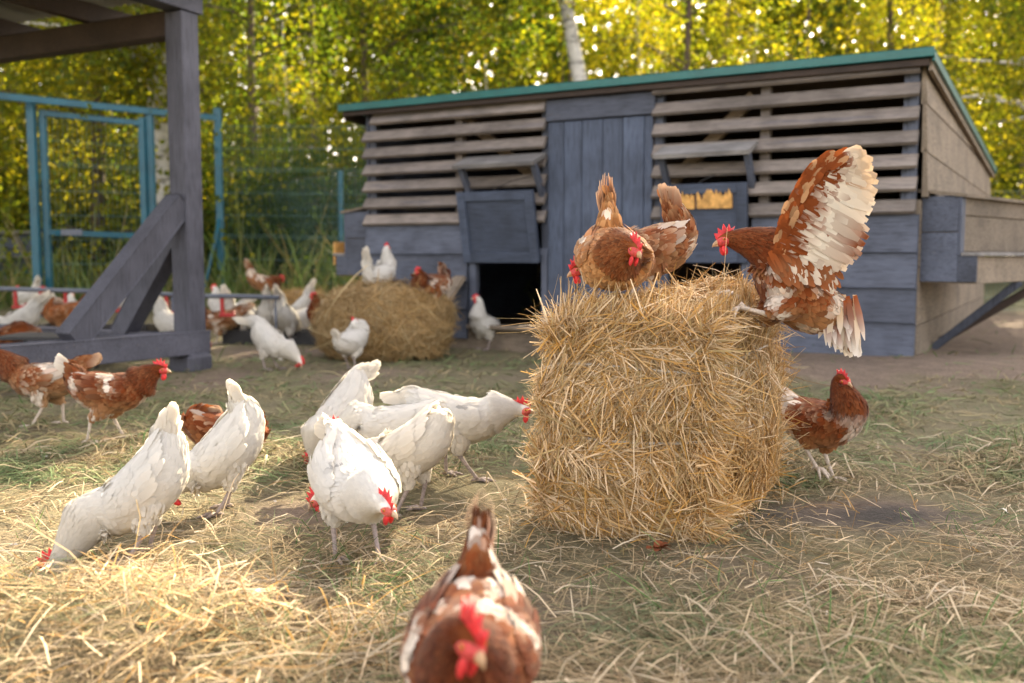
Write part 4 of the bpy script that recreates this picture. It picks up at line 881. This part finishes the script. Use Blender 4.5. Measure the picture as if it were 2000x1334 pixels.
# on the bale and on the heap
zt = .64
hen('light ginger hen on the bale facing the camera, head lowered', (*gpt(1200, 2.94), zt), 272, LIGHT, 16, nf=1900, hip=.165, pitch=-8, head=(.205, .025, .185), look=(.9, .35, -.4), tail=62, tlen=.13, fat=1.1, comb=1.0, scale=.97)
hen('patched brown hen behind the ginger hen, its head out at left', (*gpt(1262, 3.3), zt + .01), 192, PALE, 17, nf=1400, hip=.185, pitch=-8, hpx=(1130, 527), look=(.8, .2, -.3), tpx=(1302, 376), scale=.95)
hen('brown hen peering out behind the right side of the bale', on_ground(1610, 3.56), 304, brown((.19, .043, .009), (.15, .034, .007), (.42, .20, .08), .62, .35), 18, nf=1800, hpx=(1645, 742), look=(.95, -.1, -.3), tail=26, tlen=.11, pitch=4, legs=((.03, 0), (.03, .05)), scale=.98, comb=.75)
hz = .545
hen('white hen perched on top of the back hay heap', (*gpt(742, 7.8), hz - .02), 58, WHITE, 19, nf=500, hip=.15, hpx=(756, 484), look=(1, .1, .05), tpx=(716, 492), pitch=24, scale=.92)
hen('brown hen on the right slope of the back hay heap', (*gpt(843, 7.75), hz - .17), 228, brown(white=.5), 20, nf=500, hpx=(817, 531), look=(1, -.2, -.2), tpx=(864, 522), pitch=4, scale=.95)
hen('white hen standing at the sill of the dark pop hole', (*gpt(946, 8.5), -.0), 240, WHITE, 21, nf=500, hpx=(931, 583), look=(.8, -.7, 0), tpx=(966, 636), pitch=26, scale=1.0)
# the flock by the drinkers
hen('white hen pecking inside the shelter at the far left', on_ground(28, 8.7), 190, WHITE, 22, nf=420, scale=1.15, pitch=-24, hip=.21, hpx=(-48, 655), look=(.5, 0, -1), tpx=(90, 577))
hen('orange brown hen stretching its neck behind the white one in the shelter', on_ground(124, 9.2), 176, brown((.34, .10, .022), (.30, .08, .016), (.58, .36, .18), .3, .3), 23, nf=450, hpx=(84, 570), look=(1, .1, -.3), tpx=(168, 590), scale=1.2)
hen('dark brown hen low at the left edge behind the sill beam', on_ground(-2, 7.3), 168, DARK, 24, nf=450, hip=.19, pitch=-14, head=(.26, 0, .12), look=(.6, 0, -.8), tail=-22)
hen('white hen whose tail just shows above the drinker pipe', on_ground(50, 11.3), 150, WHITE, 25, nf=260, head=(.17, 0, .3), tail=66, scale=1.0)
hen('white hen mostly hidden behind the orange brown hen', on_ground(118, 10.6), 80, WHITE, 26, nf=260, head=(.17, 0, .34), tail=50)
hen('white hen with its neck raised above the drinker pipe', on_ground(240, 11.2), 20, WHITE, 27, nf=260, head=(.13, 0, .42), tail=40, pitch=12)
hen('white hen feeding behind the dark brace of the shelter', on_ground(335, 8.3), 4, WHITE, 28, nf=420, **{**PECK, 'tail': 26})
hen('brown hen behind the shelter brace under the red cup', on_ground(334, 9.6), 100, RED, 29, nf=350, head=(.17, 0, .36), tail=40)
hen('brown hen under the short drinker pipe beside the post', on_ground(424, 9.0), 184, PALE, 30, nf=450, head=(.20, 0, .22), look=(1, 0, -.5), tail=26, scale=1.0)
hen('white hen seen from behind next to the brown hen at the drinker', on_ground(468, 9.35), 60, WHITE, 31, nf=420, tail=58, pitch=-12, head=(.22, 0, .2), look=(.7, 0, -.6), scale=1.08)
hen('white hen with head down in the black trough, rear towards the camera', on_ground(522, 9.05), 100, WHITE, 32, nf=420, scale=1.06, **{**PECK, 'tail': 22})
hen('soiled white hen feeding at the right end of the black trough', on_ground(556, 8.95), 78, dict(WHITE, cream=(.5, .42, .32)), 33, nf=420, scale=1.06, **{**PECK, 'tail': 22})
hen('white hen facing left between the trough and the hay heap', on_ground(590, 9.6), 196, WHITE, 34, nf=420, head=(.24, 0, .16), look=(.6, 0, -.8), tail=14, pitch=-10, scale=1.0)
hen('farthest white hen, tail raised behind the trough group', on_ground(583, 10.5), 204, WHITE, 35, nf=260, scale=1.0, **{**PECK, 'tail': 28})
hen('dark brown hen whose head rises behind the hay heap', on_ground(640, 9.0), 186, DARK, 36, nf=350, head=(.13, 0, .44), tail=40, pitch=12, scale=1.0)
hen('brown and white hen resting on the straw by the far fence', (*gpt(515, 11.6), .34), 10, PALE, 37, nf=300, hip=.16, head=(.2, 0, .2), tail=58, pitch=-10)
hen('white hen at the far end of the drinker with raised red comb', on_ground(440, 10.3), 170, WHITE, 38, nf=260, head=(.13, 0, .44), tail=40, pitch=10, scale=1.0)

# ------------------------------------------------------------------ THE FLYING HEN
FY = 2.98
fl_hip = at(1560, 566, FY)
fpale = dict(brown((.225, .052, .011), (.16, .036, .008), (.46, .24, .10), .50, .4), white_tail=True)
yaw_f = 188.0
fly = hen('brown and white hen landing on the bale with raised wing', (fl_hip[0], fl_hip[1], fl_hip[2] - .225), yaw_f, fpale, 40, pitch=44, hpx=(1420, 468, -.02), look=(1, .08, -.28), tpx=(1668, 684), nf=2200, fly=True, comb=.9, fat=1.1,
          legdef=(((.115, .05, .155), (.205, .055, .178), (.7, 0, -.6)), ((.09, -.045, .125), (.175, -.05, .205), (.8, 0, .35))))
inv = (Matrix.Translation((fl_hip[0], fl_hip[1], fl_hip[2] - .225)) @ Matrix.Rotation(R(yaw_f), 4, 'Z')).inverted()
def raised_wing(dy, seed, dx=0.0):
    rs = np.random.RandomState(seed); q = QM()
    W = lambda px, py, off=0.0: np.array(inv @ Vector(at(px + dx, py, FY + dy + off)))
    sh_, el, wr, tip = W(1520, 505, -.03), W(1545, 420, -.09), W(1588, 345, -.12), W(1650, 300, -.13)
    arm = np.array([sh_, el, wr, tip]); nrm = nrmz(np.array(inv.to_3x3() @ Vector((-.12, -.98, -.1))))
    br, wt, tn = np.array([.23, .056, .012]), np.array([.78, .70, .58]), np.array([.55, .36, .19])
    def lay(roots, tips, wd, cA, cT, off, prof=(.45, .9, 1.0, .5)):
        roots, tips = np.array(roots), np.array(tips); d = tips - roots; L_ = np.linalg.norm(d, axis=1); d = nrmz(d); n_ = nrmz(nrm - d * (d @ nrm)[:, None] + rs.normal(0, .07, (len(d), 3)))
        n_ = nrmz(n_ - d * (n_ * d).sum(-1, keepdims=True)); V, Q, C = strips(roots + nrm * off, d, n_, L_, wd, L_ * .04, np.asarray(cA), np.asarray(cT), prof, (0, .3, .8, 1)); q.add(V, Q, C, vnorm(n_, np.tile(nrm, (len(d), 1)), 4, .6))
    def along(f): return catmull(arm, np.atleast_1d(f))
    # flight feathers fan from the wrist round to the elbow
    tips_px = np.array([(1683, 284), (1697, 300), (1706, 322), (1711, 346), (1712, 370), (1708, 394), (1701, 416), (1696, 438), (1693, 458), (1687, 476), (1679, 494), (1670, 508), (1659, 520), (1647, 528), (1634, 532)])
    k = 30; fi = np.linspace(0, 14, k); tpx_ = np.array([np.interp(fi, np.arange(15), tips_px[:, c]) for c in range(2)]).T + rs.normal(0, 4.0, (k, 2))
    f = np.linspace(2.9, .35, k); roots = along(f); tpx_ = tpx_ * .95 + np.array([1560, 430]) * .05; tips = np.array([W(x, y, .05 * i / k - .10 + .006 * (i % 2)) for i, (x, y) in enumerate(tpx_)])
    def tint(fi, u):
        """wing pattern: u 0 at the arm .. 1 at the feather tips, fi 0 wing tip .. 14 body"""
        fi = np.asarray(fi, float); u = np.asarray(u, float); n = len(fi); g = rs.normal(0, .12, n)
        brn = np.clip((.40 - u + g) * 5, 0, 1); low = np.clip((fi - 6.5) / 2, 0, 1) * np.clip((u - .68 + g) * 5, 0, 1) * np.clip((13 - fi) / 3, .2, 1); tan_ = np.clip((5.5 - fi) / 3, 0, 1) * np.clip((u - .25) * 1.6, 0, .75) + np.clip((u - .9) * 9, 0, .7)
        m_ = np.clip(np.maximum(brn, low), 0, 1)[:, None]; t_ = np.clip(tan_, 0, .8)[:, None]; col = wt * (1 - t_) + tn * t_; return (col * (1 - m_) + br * m_) * rs.uniform(.86, 1.1, (n, 1))
    def span(f): return np.array([np.interp(np.interp(f, [.35, 2.9], [k - 1, 0]), np.arange(k), tips[:, c]) for c in range(3)]).T
    lay(roots, tips, .027, tint(fi, np.full(k, .5)), tint(fi, np.full(k, .93)), -.004, (.5, .95, 1, .45))
    for u0, u1, wd, n3, off in ((.42, .80, .026, 44, .0), (.34, .62, .024, 50, .002), (.20, .48, .022, 60, .004), (.08, .36, .020, 64, .006), (-.02, .24, .018, 64, .008), (-.08, .14, .016, 60, .010)):
        f3 = rs.uniform(.02, 2.85, n3); a = along(f3); tp_ = span(f3) - a; fi3 = np.interp(f3, [.35, 2.9], [14, 0]); j = rs.normal(0, .03, (n3, 1))
        lay(a + tp_ * (u0 + j), a + tp_ * (u1 + j), wd, tint(fi3, np.full(n3, u0 + .05)), tint(fi3, np.full(n3, u1 - .06)), off, (.6, 1, .92, .4))
    n4 = 70; f4 = rs.uniform(-.0, 2.6, n4); a = along(f4); dd = nrmz(np.gradient(catmull(arm, np.linspace(0, 3, 40)), axis=0))[np.clip((f4 / 3 * 39).astype(int), 0, 39)]
    ed = nrmz(np.cross(dd, nrm)); a = a + ed * rs.uniform(-.025, .018, (n4, 1)); pt = (rs.uniform(0, 1, (n4, 1)) < .3) * .55; lay(a, a + dd * .042, .016, (br * (1 - pt) + tn * pt) * rs.uniform(.7, 1.3, (n4, 1)), (br * (1 - pt) + tn * pt) * rs.uniform(.8, 1.6, (n4, 1)), .012, (.6, 1, .9, .3))
    n6 = 70; x6 = rs.uniform(1500, 1610, n6); y6 = rs.uniform(478, 520, n6) + (x6 - 1500) * .18       # feathers laid over the shoulder
    r6 = [W(x, y, -.045) for x, y in zip(x6, y6)]; e6 = [W(x + rs.uniform(18, 34), y + rs.uniform(22, 42), -.055) for x, y in zip(x6, y6)]
    pw = np.where(rs.uniform(0, 1, (n6, 1)) < .22, .8, 0); c6 = (br * (1 - pw) + wt * pw) * rs.uniform(.7, 1.3, (n6, 1)); lay(r6, e6, .020, c6, c6 * .8 + tn * .2, .0, (.6, 1, .9, .25))
    o = link('wing', q.mesh('wing'), M['feather'], fly)
    return o
def undertail():
    rs = np.random.RandomState(61); q = QM(); k = 54
    px0 = np.column_stack([rs.uniform(1612, 1672, k), rs.uniform(575, 625, k)]); px1 = np.column_stack([np.interp(px0[:, 0], [1612, 1672], [1616, 1686]) + rs.normal(0, 7, k), rs.uniform(645, 690, k)])
    P0 = np.array([inv @ Vector(at(x, y, FY - .01 - .05 * r)) for (x, y), r in zip(px0, rs.uniform(0, 1, k))]); P1 = np.array([inv @ Vector(at(x, y, FY - .01 - .06 * r)) for (x, y), r in zip(px1, rs.uniform(0, 1, k))])
    d = P1 - P0; L_ = np.linalg.norm(d, axis=1); d = nrmz(d); nr = nrmz(np.array(inv.to_3x3() @ Vector((-.1, -.98, -.1)))); nn = nrmz(nr - d * (d @ nr)[:, None] + rs.normal(0, .12, (k, 3))); nn = nrmz(nn - d * (nn * d).sum(-1, keepdims=True))
    f = (rs.uniform(0, 1, (k, 1)) < .45); cA = np.where(f, np.array([[.25, .06, .013]]), np.array([[.6, .42, .25]])) * rs.uniform(.7, 1.2, (k, 1)); cT = np.array([[.80, .74, .66]]) * rs.uniform(.85, 1.03, (k, 1))
    q.add(*strips(P0, d, nn, L_, .019, L_ * .06, cA, cT, (.6, 1, .8, .12))); link('undertail', q.mesh('undertail'), M['feather'], fly)
undertail()
raised_wing(-.085, 1); raised_wing(.10, 2, 10)

# dry leaf on the litter under the bale
lf = QM(); p = np.array([*gpt(1292, 2.58), 0]); p[2] = gz1(p[0], p[1]) + .02; rs = np.random.RandomState(4); k = 7; an = rs.uniform(0, 6.28, k)
lf.add(*strips(np.tile(p, (k, 1)), nrmz(np.column_stack([np.cos(an), np.sin(an), rs.uniform(.1, .8, k)])), nrmz(np.column_stack([rs.normal(0, .3, k), rs.normal(0, .3, k), np.ones(k)])), .035, .026, .008, np.tile((.22, .07, .03), (k, 1)) * rs.uniform(.7, 1.3, (k, 1))))
tag(link('dry_leaf', lf.mesh('dry_leaf'), M['hay']), 'crumpled red brown dry leaf on the straw before the bale', 'leaf')
